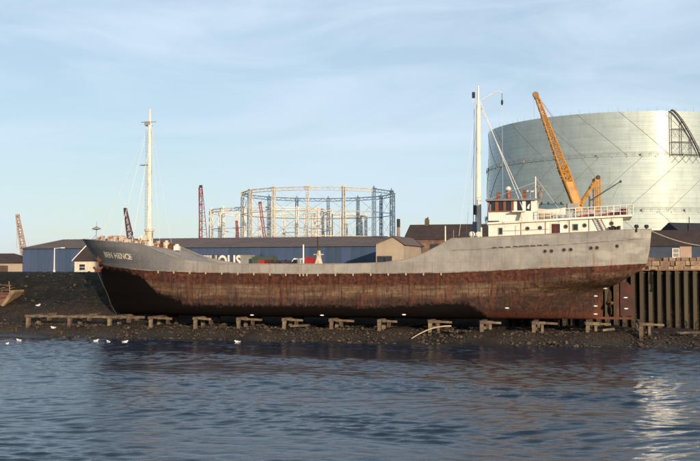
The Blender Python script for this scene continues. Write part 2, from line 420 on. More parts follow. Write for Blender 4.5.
fc.append(np.stack([I[:-1, 0], J[:-1, 0], J[1:, 0], I[1:, 0]], -1))                     # flat bottom
fc.append(np.stack([I[-1, :-1], J[-1, :-1], J[-1, 1:], I[-1, 1:]], -1))                 # transom
fc.append(np.stack([I[0, :-1], I[0, 1:], J[0, 1:], J[0, :-1]], -1))                     # stem
fc = np.concatenate(fc)
me = bpy.data.meshes.new("hull"); me.from_pydata(vts.tolist(), [], fc.tolist()); smooth_angle(me)
at = me.attributes.new("paint_h", 'FLOAT', 'POINT'); ab = me.attributes.new("black_h", 'FLOAT', 'POINT')
sv, zv = vts[:, 0], vts[:, 2]
at.data.foreach_set('value', (zv - np.interp(sv, zb_s, zb_z)).astype(np.float32))
ab.data.foreach_set('value', (zv - np.interp(sv, bl_s, bl_z)).astype(np.float32))
hm = bpy.data.materials.new("ship_hull_paint"); hm.use_nodes = True; t = hm.node_tree; b = t.nodes['Principled BSDF']
def attr(name):
    a = nn(t, "ShaderNodeAttribute"); a.attribute_name = name; return a.outputs['Fac']
ph, blk_h = attr("paint_h"), attr("black_h")
nfine = noisen(t, 2.2, 10, .7); nbig = noisen(t, .35, 8, .65); nstreak = noisen(t, 1.6, 9, .7, (1.6, 1, .16)); nhor = noisen(t, 1.1, 9, .7, (.16, 1, 2.4))
nfleck = noisen(t, 5.5, 9, .75); nplate = noisen(t, .8, 6, .7, (.35, 1, .9))
def rmp(v, stops):
    r = ramp(t, stops); t.links.new(v, r.inputs[0]); return r.outputs[0]
grey = rmp(nbig, [(.35, (0.225, 0.21, 0.19)), (.5, (0.285, 0.268, 0.238)), (.65, (0.335, 0.318, 0.285))])
grey = mixc(t, rmp(nstreak, [(.52, 0.0), (.68, .55)]), grey, (0.16, 0.14, 0.12))
grey = mixc(t, rmp(nfleck, [(.60, 0.0), (.72, .45)]), grey, (0.19, 0.10, 0.055))
tc2 = nn(t, "ShaderNodeTexCoord"); sp2 = nn(t, "ShaderNodeSeparateXYZ"); t.links.new(tc2.outputs['Object'], sp2.inputs[0])
sternf = mathn(t, 'DIVIDE', mathn(t, 'SUBTRACT', sp2.outputs['X'], 17), 14, True)
lowg = mathn(t, 'SUBTRACT', 1.0, mathn(t, 'DIVIDE', ph, 2.3, True), True)
rs = mathn(t, 'MULTIPLY', rmp(nstreak, [(.50, 0.0), (.66, .9)]), mathn(t, 'MULTIPLY', lowg, mathn(t, 'ADD', mathn(t, 'MULTIPLY', sternf, .6), .4)))
grey = mixc(t, rs, grey, (0.30, 0.13, 0.05))
def sf(a, sc_=1.0): return mathn(t, 'MULTIPLY', a, sc_)
cmb = nn(t, "ShaderNodeCombineXYZ"); t.links.new(sp2.outputs['X'], cmb.inputs[0]); t.links.new(sp2.outputs['Z'], cmb.inputs[1])
bk = nn(t, "ShaderNodeTexBrick"); bk.inputs['Scale'].default_value = 1.0; bk.inputs['Brick Width'].default_value = 5.2; bk.inputs['Row Height'].default_value = 1.35
bk.inputs['Mortar Size'].default_value = .018; bk.inputs['Mortar Smooth'].default_value = .3; bk.inputs['Bias'].default_value = 0
bk.inputs['Color1'].default_value = (.80, .80, .80, 1); bk.inputs['Color2'].default_value = (1.1, 1.1, 1.1, 1); bk.inputs['Mortar'].default_value = (.72, .68, .64, 1)
t.links.new(cmb.outputs[0], bk.inputs['Vector'])
def mulc(a, b_, f=1.0):
    m = nn(t, "ShaderNodeMix"); m.data_type = 'RGBA'; m.blend_type = 'MULTIPLY'; m.inputs['Factor'].default_value = f; t.links.new(a, m.inputs['A']); t.links.new(b_, m.inputs['B']); return m.outputs['Result']
npatch = noisen(t, .55, 3, .5, (.5, 1, 1.3))
grey = mixc(t, mathn(t, 'MULTIPLY', rmp(npatch, [(.53, 0.0), (.66, 1.0)]), mathn(t, 'MULTIPLY', sternf, .5)), grey, (0.48, 0.45, 0.37))
grey = mulc(grey, bk.outputs['Color'], .55)
bow_shade_f = mathn(t, 'DIVIDE', mathn(t, 'SUBTRACT', mathn(t, 'ADD', -23.5, mathn(t, 'MULTIPLY', nfine, 4)), sp2.outputs['X']), 2.5, True)
grey = mixc(t, mathn(t, 'MULTIPLY', bow_shade_f, rmp(nfleck, [(.3, .95), (.7, .45)])), grey, (0.10, 0.105, 0.12))  # shade of the bow painted in as a darker blue-grey
# below the paint line
oxide = rmp(nfine, [(.36, (0.026, 0.015, 0.013)), (.5, (0.085, 0.034, 0.024)), (.66, (0.19, 0.078, 0.044))])
oxide = mixc(t, rmp(nbig, [(.47, 0.0), (.58, .7)]), oxide, (0.065, 0.035, 0.026))
tanb = rmp(nhor, [(.36, (0.07, 0.045, 0.032)), (.5, (0.155, 0.10, 0.064)), (.64, (0.25, 0.175, 0.11))])
tanb = mixc(t, rmp(nfine, [(.45, 0.0), (.60, .8)]), tanb, (0.10, 0.050, 0.032))
tanb = mixc(t, rmp(nbig, [(.50, 0.0), (.60, .6)]), tanb, (0.06, 0.04, 0.03))
brown = rmp(nfine, [(.34, (0.026, 0.020, 0.018)), (.52, (0.058, 0.037, 0.029)), (.68, (0.11, 0.055, 0.036))])
wob = mathn(t, 'SUBTRACT', mathn(t, 'MULTIPLY', nplate, 1.6), .8)
d1 = mathn(t, 'ADD', ph, wob)
d2 = mathn(t, 'ADD', mathn(t, 'MULTIPLY', mathn(t, 'ADD', ph, mathn(t, 'MULTIPLY', sternf, -.75)), 1.0), mathn(t, 'MULTIPLY', wob, .6))
f1 = mathn(t, 'DIVIDE', mathn(t, 'ADD', d2, 1.3), -.35, True)   # oxide to tan
f2 = mathn(t, 'DIVIDE', mathn(t, 'ADD', d1, 2.75), -.45, True)   # tan to brown
low = mixc(t, f1, oxide, tanb); low = mixc(t, f2, low, brown); low = mulc(low, bk.outputs['Color'], .9)
f3 = mathn(t, 'DIVIDE', mathn(t, 'SUBTRACT', mathn(t, 'ADD', sp2.outputs['Z'], sf(wob, .35)), 1.0), -.25, True)
low = mixc(t, f3, low, (0.085, 0.032, 0.022))
nst2 = noisen(t, 3.0, 8, .7, (1.3, 1, .11)); nst3 = noisen(t, .9, 8, .75, (1.2, 1, .2))
low = mixc(t, rmp(nst3, [(.53, 0.0), (.60, .7)]), low, (0.12, 0.046, 0.028))
low = mixc(t, rmp(nst2, [(.54, 0.0), (.62, .75)]), low, (0.035, 0.018, 0.015))
low = mixc(t, rmp(nstreak, [(.53, 0.0), (.60, .8)]), low, (0.045, 0.022, 0.018))
fb_ = mathn(t, 'DIVIDE', mathn(t, 'ADD', blk_h, mathn(t, 'MULTIPLY', mathn(t, 'SUBTRACT', nfine, .5), 1.8)), -.5, True)
low = mixc(t, fb_, low, (0.007, 0.005, 0.0045))  # near-black lower hull; its climb over the bow is painted shade
fg = mathn(t, 'DIVIDE', mathn(t, 'ADD', ph, mathn(t, 'MULTIPLY', mathn(t, 'SUBTRACT', nfine, .5), .12)), .02, True)
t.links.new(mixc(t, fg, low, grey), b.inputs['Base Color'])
b.inputs['Roughness'].default_value = .85; b.inputs['Specular IOR Level'].default_value = .04
bn = nn(t, "ShaderNodeBump"); bn.inputs['Strength'].default_value = .35; bn.inputs['Distance'].default_value = .06
t.links.new(mathn(t, 'ADD', nfine, mathn(t, 'MULTIPLY', nplate, 1.5)), bn.inputs['Height']); t.links.new(bn.outputs[0], b.inputs['Normal'])
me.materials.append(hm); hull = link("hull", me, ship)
# decks (below the bulwark top) and bulwark cap
us_ = np.linspace(.004, 1, 130); dm = MB(); vs = []; fs = []
for k, u in enumerate(us_):
    s0 = S_of(u, 8.0); zt = float(np.interp(s0, top_s, top_z)); zd = zt - (.9 if zt < 6.9 else .35); s1 = float(S_of(u, zd)); hb = float(halfb(u, zd)) - .01
    vs += [(s1, HB - hb, zd), (s1, HB + hb, zd)]
    if k: fs.append((2 * k - 2, 2 * k - 1, 2 * k + 1, 2 * k))
dm.add(vs, fs).obj("deck", greydeck, ship)
cap = MB(); last = None
for side in (-1, 1):
    last = None
    for u in np.linspace(0.002, 1, 160):
        s0 = S_of(u, 8.0); zt = float(np.interp(s0, top_s, top_z)); s1 = float(S_of(u, zt)); hb = float(halfb(u, zt))
        p = Vector((s1, HB + side * hb, zt + .02))
        if last is not None: cap.tube(last, p, .055, .055, 5)
        last = p
cap.obj("bulwark_rail", greydeck, ship)
# rubbing strake along the paint line
belt = MB(); last = None
for s in np.linspace(zb_s[3], zb_s[-2] + .6, 150):
    z = float(np.interp(s, zb_s, zb_z)) + .02; p = Vector((s, off_at(s, z) - .05, z))
    if last is not None: belt.tube(last, p, .075, .075, 5)
    last = p
beltm = mat("streaky_grey_paint", (0.30, 0.27, 0.23), (0.15, 0.08, 0.05), 1.2, .75, lo=.4, hi=.62)
belt.obj("rubbing_strake", beltm, ship)
# upper seam aft
seam = MB(); last = None
for i, px in enumerate(np.linspace(452, 646, 60)):
    py = np.interp(px, [452, 500, 550, 600, 646], [250.2, 248.2, 245.6, 242, 238]); s, o, z = SL(px, py, 0); p = Vector((s, off_at(s, z) - .015, z))
    if last is not None: seam.tube(last, p, .035, .035, 4)
    last = p
seam.obj("hull_seam", beltm, ship)
# scuppers hanging below the strake
scm = MB(); scm.prism([(-.10, .08), (.10, .08), (.07, -.26), (-.07, -.26)], -.12, .05)
scme = scm.mesh("scupper", mat("stained_pale_paint", (.50, .45, .37), (.30, .22, .15), 2, .8))
for px in list(np.arange(158, 300, 16.0)) + [300, 303.5, 307] + list(np.arange(318, 450, 17.6)):
    s, o, z = SL(px, np.interp(px, [150, 300, 450], [271, 274, 273]), 0); link("scupper", scme, ship, (s, off_at(s, z) - .02, z))
# freeing ports aft
fpm = MB(); fpm.box((0, 0, 0), (.55, .06, .10)); fpme = fpm.mesh("freeing_port", black)
for i, px in enumerate([494.5, 501, 508, 515.5, 521.5, 527, 533, 539.5, 546]):
    py = np.interp(px, [452, 500, 550, 600, 646], [250.2, 248.2, 245.6, 242, 238]) - .9; s, o, z = SL(px, py, 0)
    link("freeing_port", fpme, ship, (s, off_at(s, z) - .01, z))
# hull portholes
def porthole(parent, p, r=.2, ring=white):
    f = MB(); f.lathe((0, 0, 0), [(r * 1.35, -.02), (r * 1.35, .05), (r, .06)], 14, 'Y'); fr = link("porthole", f.mesh("porthole", ring), parent, p)
    g = MB(); g.lathe((0, 0, 0), [(r * .98, .03), (r * .95, .072)], 14, 'Y'); link("pane", g.mesh("pane", glass), fr)
    return fr
ph0 = None
portring = mat("stained_brass_ring", (0.30, 0.25, 0.17), (0.2, 0.1, 0.06), 3, .6)
def put_port(px, py, o=None, r=.2):
    global ph0
    s, oo_, z = SL(px, py, 0 if o is None else o); q = off_at(s, z) if o is None else o
    if ph0 is None: ph0 = porthole(ship, (s, q, z), r, portring); return
    c = ph0.copy(); COL.objects.link(c); c.parent = ship; c.location = (s, q, z)
    for ch in ph0.children: d = ch.copy(); COL.objects.link(d); d.parent = c
for px, py in ((545, 251.2), (551.5, 251), (564, 249.8), (570.8, 249.5), (591, 248), (597, 247.7), (617, 246)): put_port(px, py)
# hawse pipe, anchor and chain at the bow
s, o, z = SL(99, 259, 4.2); oa = off_at(s, z)
an = MB(); an.lathe((s, oa - .02, z), [(.42, -.02), (.42, .14), (.26, .16)], 12, 'Y'); an.obj("hawse_pipe", rusty, ship)
an = MB(); an.tube((s, oa - .25, z - .1), (s - .05, oa - .35, z - 1.5), .11); an.tube((s - .7, oa - .4, z - 1.1), (s - .05, oa - .35, z - 1.6), .16, .2); an.tube((s + .6, oa - .4, z - 1.1), (s - .05, oa - .35, z - 1.6), .16, .2)
an.box((s - .05, oa - .35, z - 1.6), (.7, .4, .32)); an.obj("anchor", mat("orange_rust_anchor", (0.16, 0.055, 0.03), (0.09, 0.035, 0.022), 2, .8), ship)
chn = MB()
a0 = Vector(SL(103, 285, 3.9)); a1 = Vector(SL(110.5, 304, 2.6))
pts = [a0.lerp(a1, k / 14) + Vector((.12 * math.sin(k / 14 * math.pi), 0, 0)) for k in range(15)]
pts = [Vector((s - .1, oa - .4, z - 1.7))] + pts + [Vector(SL(121, 322, .5))]
chn.path(pts, .022, 5); chn.obj("mooring_line", mat('dark_hemp_line', (.14, .11, .08)), ship)
# name at the bow
def text_mesh(txt, size, offset=0.0, spacing=1.0):
    c = bpy.data.curves.new("lettering", 'FONT'); c.body = txt; c.size = size; c.offset = offset; c.space_character = spacing; c.resolution_u = 3
    o = bpy.data.objects.new("lettering_tmp", c); COL.objects.link(o)
    dg = bpy.context.evaluated_depsgraph_get(); dg.update()
    me = bpy.data.meshes.new_from_object(o.evaluated_get(dg)); bpy.data.objects.remove(o); bpy.data.curves.remove(c)
    return me
tm = text_mesh("BEN HENCE", 1.0, .05, 1.04)
xs_ = [v.co.x for v in tm.vertices]; ys_ = [v.co.y for v in tm.vertices]; x0, x1 = min(xs_), max(xs_); y0, y1 = min(ys_), max(ys_)
pa = SL(106.5, 252.2, 3); pb = SL(133.5, 254.6, .8)
bm = bmesh.new(); bm.from_mesh(tm); bmesh.ops.subdivide_edges(bm, edges=bm.edges, cuts=1, use_grid_fill=False)
for v in bm.verts:
    a = (v.co.x - x0) / (x1 - x0); hh = (v.co.y - y0) / (y1 - y0)
    s = pa[0] + (pb[0] - pa[0]) * a; z = pa[2] + (pb[2] - pa[2]) * a - .70 + .78 * hh
    v.co = (s, off_at(s, z) - .05, z)
bm.to_mesh(tm); bm.free(); tm.materials.clear(); tm.materials.append(mat("worn_white_lettering", (0.74, 0.66, 0.54), (0.28, 0.25, 0.21), 3.0, .85, lo=.46, hi=.62))
tm.name = "name_lettering"; link("name_lettering", tm, ship)
# zinc anodes
zm = MB(); zm.lathe((0, 0, 0), [(.25, -.02), (.25, .06), (.17, .10)], 12, 'Y')
for v_i, v in enumerate(zm.v): zm.v[v_i] = (v[0], v[1], v[2] * .34)
zme = zm.mesh("zinc_anode", zinc)
for px, py in ((252, 315), (322, 315.2), (404, 314.6), (507, 308), (595.5, 296), (595.5, 306), (595.5, 314), (605, 288.3)):
    s, o, z = SL(px, py, 0); q = off_at(s, z)
    s, o, z = SL(px, py, q); link("zinc_anode", zme, ship, (s, off_at(s, z) - .03, z))
# rudder, post, sole piece, propeller
r_ = MB(); p0 = SL(620, 284, HB); p1 = SL(634, 317, HB)
r_.prism([(p0[0], p0[2] + .3), (p0[0] + .9, p0[2] + .2), (SL(633, 290, HB)[0], SL(633, 288, HB)[2]), (p1[0], p1[2] + .1), (p0[0], p1[2] + .1)], HB - .14, HB + .14)
rudder = r_.obj("rudder", mat("rust_red_plate", (0.09, 0.034, 0.027), (0.04, 0.024, 0.02), .9, .85, bump=.4), ship)
for px, py in ((625.5, 297.6), (626, 308.6)):
    s, o, z = SL(px, py, HB - .16); link("zinc_anode", zme, rudder, (s, HB - .16, z))
m_ = MB(); pa = SL(617.5, 282, HB); pb = SL(617.5, 318, HB); m_.box((pa[0], HB, (pa[2] + pb[2]) / 2), (.32, .34, pa[2] - pb[2])); m_.obj("rudder_post", rusty, ship)
m_ = MB(); a = SL(590, 318, HB); c = SL(633, 318, HB); m_.bb(a[0], c[0], HB - .25, HB + .25, -.02, .26); m_.obj("sole_piece", rusty, ship)
pr = MB(); ctr = Vector(SL(609.5, 303, HB)); pr.lathe(ctr - Vector((.35, 0, 0)), [(.1, -.1), (.3, .1), (.32, .5), (.18, .8), (.05, .9)], 12, 'X')
prop = pr.obj("propeller", mat("dull_bronze", (0.12, 0.07, 0.035), (0.06, 0.04, 0.025), 2, .5, metal=.6), ship)
bld = MB()
outl = [(.25, -.12), (.7, -.42), (1.2, -.5), (1.55, -.2), (1.6, .1), (1.3, .42), (.7, .38), (.25, .12)]
vs = []
for r0_, w0_ in outl:
    tw = .9 - .35 * r0_
    vs.append((w0_ * math.sin(tw) - .02, w0_ * math.cos(tw), r0_)); 
n_ = len(vs); vs += [(x + .06, y, z) for x, y, z in vs]
bld.add(vs, [tuple(range(n_)), tuple(range(n_, 2 * n_))[::-1]] + [(i, (i + 1) % n_, n_ + (i + 1) % n_, n_ + i) for i in range(n_)])
bme = bld.mesh("blade", prop.data.materials[0])
for k in range(4):
    q = link("blade", bme, prop, ctr); q.rotation_euler = (R(90 * k + 8), 0, 0)

# ---- deckhouse, wheelhouse, boat deck
OH = 1.3
def bl(px, py, o): return SL(px, py, o)
hA = SL(488.5, 238, OH); hB_ = SL(623, 230, OH); tA = SL(488.5, 224.6, OH); tB = SL(623, 217.5, OH)
dh = MB()
zb0 = hA[2] - .5
vs = []
for (s, zt) in ((hA[0], tA[2]), (hB_[0], tB[2])):
    for o in (OH, 2 * HB - OH): vs += [(s, o, zb0), (s, o, zt)]
dh.add(vs, [(0, 1, 3, 2), (4, 6, 7, 5), (0, 4, 5, 1), (2, 3, 7, 6), (1, 5, 7, 3)])
deckhouse = dh.obj("deckhouse", white, ship)
bd = MB()
bs0, bz0 = tA[0] - .1, tA[2]; bp = SL(632.5, 216.4, OH - .35); 
vs = []
for (s, zt) in ((bs0, bz0), (bp[0], bp[2])):
    for o in (OH - .35, 2 * HB - OH + .35): vs += [(s, o, zt + .005), (s, o, zt + .24)]
bd.add(vs, [(0, 1, 3, 2), (4, 6, 7, 5), (0, 4, 5, 1), (2, 3, 7, 6), (1, 5, 7, 3), (0, 2, 6, 4)])
bd.obj("boat_deck", white, ship)
def deck_z(s): return bz0 + (bp[2] - bz0) * (s - bs0) / (bp[0] - bs0) + .24
# doors, windows, portholes, ladder
def panel(px0, py0, px1, py1, o, m, name, parent=ship, th=.05, frame=None, fw=.07):
    a = SL(px0, py1, o); c = SL(px1, py0, o)
    q = MB(); q.bb(a[0], c[0], o - th, o + .02, a[2], c[2]); ob = q.obj(name, m, parent)
    if frame:
        g = MB(); g.bb(a[0] - fw, c[0] + fw, o - th - .04, o - th + .001 + .05, c[2], c[2] + fw); g.bb(a[0] - fw, c[0] + fw, o - th - .04, o - th + .05, a[2] - fw, a[2])
        g.bb(a[0] - fw, a[0], o - th - .04, o - th + .05, a[2], c[2]); g.bb(c[0], c[0] + fw, o - th - .04, o - th + .05, a[2], c[2]); g.obj("frame", frame, ob)
    return ob
d = panel(551.5, 223.8, 560, 235, OH, mat("dark_doorway_wood", (0.06, 0.02, 0.018), (0.03, 0.012, 0.012), 3, .6), "door", frame=white, fw=.1)
q = MB(); a = SL(555.5, 230, OH); q.bb(a[0] - .02, a[0] + .02, OH - .09, OH - .04, a[2] - .9, a[2] + .7); q.obj("door_leaf_edge", redbox, d)
panel(499, 228.2, 502.2, 234.2, OH, glass, "window", frame=greybox)
panel(573.2, 224.4, 577.6, 230, OH, glass, "window", frame=greybox)
for px, py in ((527.5, 228.6), (540, 227.9), (565.8, 226.6), (584.6, 225.4), (611.5, 223.4)):
    put_port(px, py, OH)
q = MB(); a = SL(515.5, 225.5, OH); b_ = SL(515.5, 237, OH); q.bb(a[0] - .03, a[0] + .03, OH - .03, OH + .01, b_[2], a[2]); q.obj("wall_joint", greybox, ship)
for px in (521, 545.5, 569.5, 589):
    q = MB(); A_ = Vector(SL(px, 225, OH - .07)); A_.z = deck_z(A_.x) - .3; B_ = Vector((A_.x, A_.y, hA[2] + .15 + (A_.x - hA[0]) * .02)); q.tube(A_, B_, .045, .045, 6); q.obj("drain_pipe", mat("rust_stained_pipe", (.42, .33, .25), (.24, .13, .08), 2, .7), ship)
q = MB(); A_ = Vector(SL(503, 231, OH - .1)); B_ = Vector(SL(549, 229, OH - .1)); q.tube(A_, B_, .025, .025, 5)
for k in range(7): p = A_.lerp(B_, k / 6); q.tube(p, p + Vector((0, .12, 0)), .02, .02, 5)
q.obj("handrail", greybox, ship)
lad = MB(); a = Vector(SL(595.5, 218, OH - .5)); c = Vector(SL(602.5, 232, OH - .5))
for dx in (0, .55): lad.tube(a + Vector((dx, 0, 0)), c + Vector((dx, 0, 0)), .055)
for k in range(8): p = a.lerp(c, (k + .5) / 8); lad.box(p + Vector((.27, 0, 0)), (.55, .2, .04))
lad.obj("deck_ladder", mat("grey_ladder", (0.16, 0.16, 0.15)), ship)
# stern recess with dark gear
gear = MB()
for px, py in ((610.5, 229.6), (613, 228.4), (616, 229.3), (619, 228.6)):
    p = SL(px, py, OH - .5); gear.lathe((p[0], OH - .5, p[2] - .25), [(.18, 0), (.22, .1), (.15, .35), (.22, .45), (.2, .55)], 8)
gear.obj("mooring_bollard", black, ship)
for px in (636.5, 646.5):
    p = SL(px, 229, 2.5 if px > 640 else 1.0); q = MB(); q.lathe((p[0], p[1], p[2] - .35), [(.10, 0), (.10, .45), (.24, .5), (.26, .75), (.14, .85)], 10); q.obj("ventilator", black, ship)
# wheelhouse
wo = 1.8
a = SL(488.5, 224.4, wo); c = SL(537, 222.0, wo); wz0 = a[2] + .1; wt = SL(488.5, 211.5, wo)[2]; wr = SL(488.5, 201.2, wo)[2]; ws0, ws1 = a[0], c[0]
wh_ = MB(); wh_.bb(ws0, ws1, wo, 2 * HB - wo, wz0, wt); wh_.bb(SL(532.6, 210, wo)[0], ws1, wo, 2 * HB - wo, wt, wr)
wheel = wh_.obj("wheelhouse", white, ship)
q = MB(); q.bb(ws0 + .3, SL(532, 210, wo)[0], wo + .15, 2 * HB - wo - .15, wt, wr - .002); q.obj("window_band", glass, wheel)
for (p0_, p1_, mm, nm) in ((488.6, 489.9, wood, "window_post"), (495.2, 498.3, wood, "window_post"), (503.4, 505.8, wood, "window_post"), (511.2, 513.4, wood, "window_post"), (513.8, 517.0, white, "window_post"), (522.2, 525.8, white, "window_post"), (531, 532.6, white, "window_post")):
    a = SL(p0_, 211, wo)[0]; c = SL(p1_, 211, wo)[0]; q = MB(); q.bb(a, c, wo - .01, wo + .22, wt, wr - .003); q.obj(nm, mm, wheel)
q = MB(); a = SL(489, 212, wo); c = SL(512, 211, wo); q.bb(a[0], c[0], wo - .05, wo + .1, wt - .1, wt + .05); q.obj("window_sill", wood, wheel)
a = SL(526.4, 210, wo); c = SL(530.4, 203, wo); q = MB(); q.prism([(a[0] + .05, a[2] + .2), (a[0] + .32, a[2] + .1), (a[0] + .42, a[2] + .75), (a[0] + .2, a[2] + .6)], wo + .03, wo + .1); q.obj("folded_chart", white, wheel)
q = MB(); a = SL(485.5, 200, wo - .4); c = SL(536, 199, wo - .4)
q.bb(a[0], c[0], wo - .4, 2 * HB - wo + .4, wr, wr + .22); rf = q.obj("wheelhouse_roof", mat("grey_roof_edge", (0.20, 0.20, 0.21), (0.13, 0.12, 0.12), 1.2, .7), ship)
# bridge wing on near side
q = MB(); a = SL(512, 213, wo - 1.2); c = SL(525.5, 213, wo - 1.2)
q.bb(a[0], c[0], wo - 1.25, wo - .002, wt - .15, wt - .02); q.prism([(a[0] + 1.1, wt - .15), (c[0] + .05, wt - .15), (c[0] + .35, wz0 + .1), (a[0] + .75, wz0 + .1)], wo - .9, wo - .75); q.obj("bridge_wing", white, ship)
q = MB(); a = SL(488, 222, wo - .06); c = SL(499, 221, wo - .06); q.bb(a[0], c[0], wo - .06, wo + .01, a[2] - .12, a[2] + .14); q.obj("name_board", mat("dark_name_board", (0.05, 0.02, 0.02)), ship)
# bridge stays running down from the mast are added with the mast
# monkey island rails and fittings
rt = wr + .22
ral = MB(); a0 = SL(489, 199, wo)[0]; a1 = SL(535, 198, wo)[0]
for o in (wo - .2, 2 * HB - wo + .2):
    for k in range(8):
        s = a0 + (a1 - a0) * k / 7; ral.tube((s, o, rt), (s, o, rt + 1.05), .03)
    for h in (.55, 1.05): ral.tube((a0, o, rt + h), (a1, o, rt + h), .025)
for h in (.55, 1.05): ral.tube((a0, wo - .2, rt + h), (a0, 2 * HB - wo + .2, rt + h), .025)
ral.obj("railing", steelblue, ship)
p = SL(508.5, 198, 3.2); q = MB(); q.lathe((p[0], 3.2, rt), [(.34, 0), (.34, .1), (.30, .15), (.30, 1.0), (.33, 1.02), (.33, 1.1)], 12); bn_ = q.obj("compass_binnacle", mat("orange_varnished_teak", (0.33, 0.09, 0.03), (0.22, 0.06, 0.02), 2, .5), ship)
q = MB(); q.lathe((p[0], 3.2, rt + 1.1), [(.28, 0), (.34, .12), (.34, .28), (.24, .44), (.08, .52)], 12); q.obj("cover", white, bn_)
for px, h_, o in ((498, .9, 4), (524.5, 1.05, 3.0)):
    p = SL(px, 198, o); q = MB(); q.box((p[0], o, rt + h_ / 2), (.42, .5, h_)); q.box((p[0], o, rt + h_ + .03), (.5, .58, .06)); q.obj("locker_box", wood, ship)
p = SL(526.5, 194, 3); q = MB(); q.lathe((p[0], 3.4, rt + 1.0), [(.12, 0), (.2, .35), (.14, .7)], 8, 'X'); q.lathe((p[0] + .7, 3.4, rt + 1.0), [(.16, 0), (.1, .3)], 8, 'X'); q.tube((p[0] + .4, 3.4, rt), (p[0] + .4, 3.4, rt + 1), .04); q.obj("searchlight", white, ship)
# radar mast aft of the wheelhouse
p = SL(535.8, 222, 2.2); tz_ = SL(535.8, 176.5, 2.2)[2]
q = MB(); q.tube((p[0], 2.2, p[2]), (p[0], 2.2, tz_), .13, .07); rm = q.obj("signal_mast", white, ship)
q = MB(); 
for dz, w_ in ((1.2, 1.0), (2.1, .7)): q.tube((p[0] - w_ / 2, 2.2, tz_ - dz), (p[0] + w_ / 2 + .3, 2.2, tz_ - dz), .03)
q.tube((p[0], 2.2, tz_ - 3.6), (p[0] + .9, 2.2, tz_ - 1.9), .04); q.box((p[0] + .75, 2.2, tz_ - 1.75), (.95, .5, .08)); q.obj("crosstree", greybox, rm)
q = MB(); q.lathe((p[0] + .75, 2.2, tz_ - 1.7), [(.22, 0), (.22, .3), (.1, .45)], 10); q.box((p[0] + .75, 2.2, tz_ - 1.2), (1.2, .16, .2), .5); q.lathe((p[0] + .55, 2.2, tz_ - 2.6), [(.2, 0), (.3, .2), (.3, .6), (.15, .75)], 10); q.tube((p[0] + .4, 2.2, tz_ - 3.4), (p[0] + .5, 2.2, tz_ - 2.5), .05); q.obj("radar_scanner", mat("grey_radar", (.25, .22, .18)), rm)
# railing round the boat deck
ral = MB(); n = 15; a0 = SL(538, 210, OH - .3)[0]; a1 = SL(633, 206, OH - .3)[0]
for o in (OH - .3, 2 * HB - OH + .3):
    for k in range(n + 1):
        s = a0 + (a1 - a0) * k / n; z = deck_z(s) - .05; ral.tube((s, o, z), (s, o, z + 1.12), .035 if k % 3 else .06)
    for h in (.4, .75, 1.1): ral.tube((a0, o, deck_z(a0) + h), (a1, o, deck_z(a1) + h), .03 if h < 1 else .045)
for h in (.4, .75, 1.1): ral.tube((a1, OH - .3, deck_z(a1) + h), (a1, 2 * HB - OH + .3, deck_z(a1) + h), .03)
ral.obj("railing", white, ship)
# clutter on the boat deck, things of their own
def dk(px, o): s = SL(px, 215, o)[0]; return SF.world(s, o, Z0 + deck_z(s) + .0), s
def roll(px, o, L, r, m, label, cat, name):
    w, s = dk(px, o); th_ = thing(name, label, cat, w, SF.rot())
    q = MB(); q.lathe((-L / 2, 0, r + .02), [(r * .8, 0), (r, .08), (r * .96, L * .5), (r, L - .08), (r * .8, L)], 12, 'X'); q.obj("roll", m, th_)
    q = MB()
    for k in (.25, .75): q.lathe((-L / 2 + L * k, 0, r + .02), [(r * 1.04, 0), (r * 1.04, .07)], 12, 'X')
    q.obj("strap", rope_m, th_); return th_
roll(544, 2.2, 1.7, .36, mat("tan_canvas", (0.45, 0.36, 0.26), (0.3, 0.2, 0.13), 2, .9), "rolled tan canvas lying behind the boat deck rail just aft of the wheelhouse", "canvas roll", "canvas_roll")
roll(580, 2.4, 1.5, .34, mat("rust_white_patches", (0.5, 0.42, 0.36), (0.28, 0.07, 0.05), 2.2, .8, lo=.42, hi=.55), "blotchy red and white rolled awning at the foot of the yellow crane boom", "awning", "rolled_awning")
roll(602, 2.4, 1.6, .34, mat("rust_white_patches", None), "blotchy red and white rolled awning on boat deck above the sloping ladder", "awning", "rolled_awning")
roll(614.5, 3.0, 2.6, .26, darkred, "long dark red pipe lying at the after end of the boat deck", "pipe", "steel_pipe")
def crate(px, o, w_, h_, d_, m, label, name="deck_locker", cat="locker"):
    w, s = dk(px, o); th_ = thing(name, label, cat, w, SF.rot())
    q = MB(); q.box((0, 0, h_ / 2), (w_, d_, h_)); q.obj("body", m, th_)
    q = MB(); q.box((0, 0, h_ + .04), (w_ + .1, d_ + .1, .08)); q.obj("lid", m, th_)
    q = MB(); q.box((0, -d_ / 2 - .03, h_ * .7), (.12, .05, .1)); q.obj("latch", greybox, th_)
crate(590, 4.0, .9, .95, .7, mat("rust_white_patches", None), "small blotchy red and white locker between the two rolled awnings")
crate(623.5, 3.0, .9, .85, .8, darkred, "dark red locker at the aftermost end of the boat deck")
crate(549.5, 6.0, .8, .7, .8, greybox, "low grey locker beneath the stern end of the lifeboat")

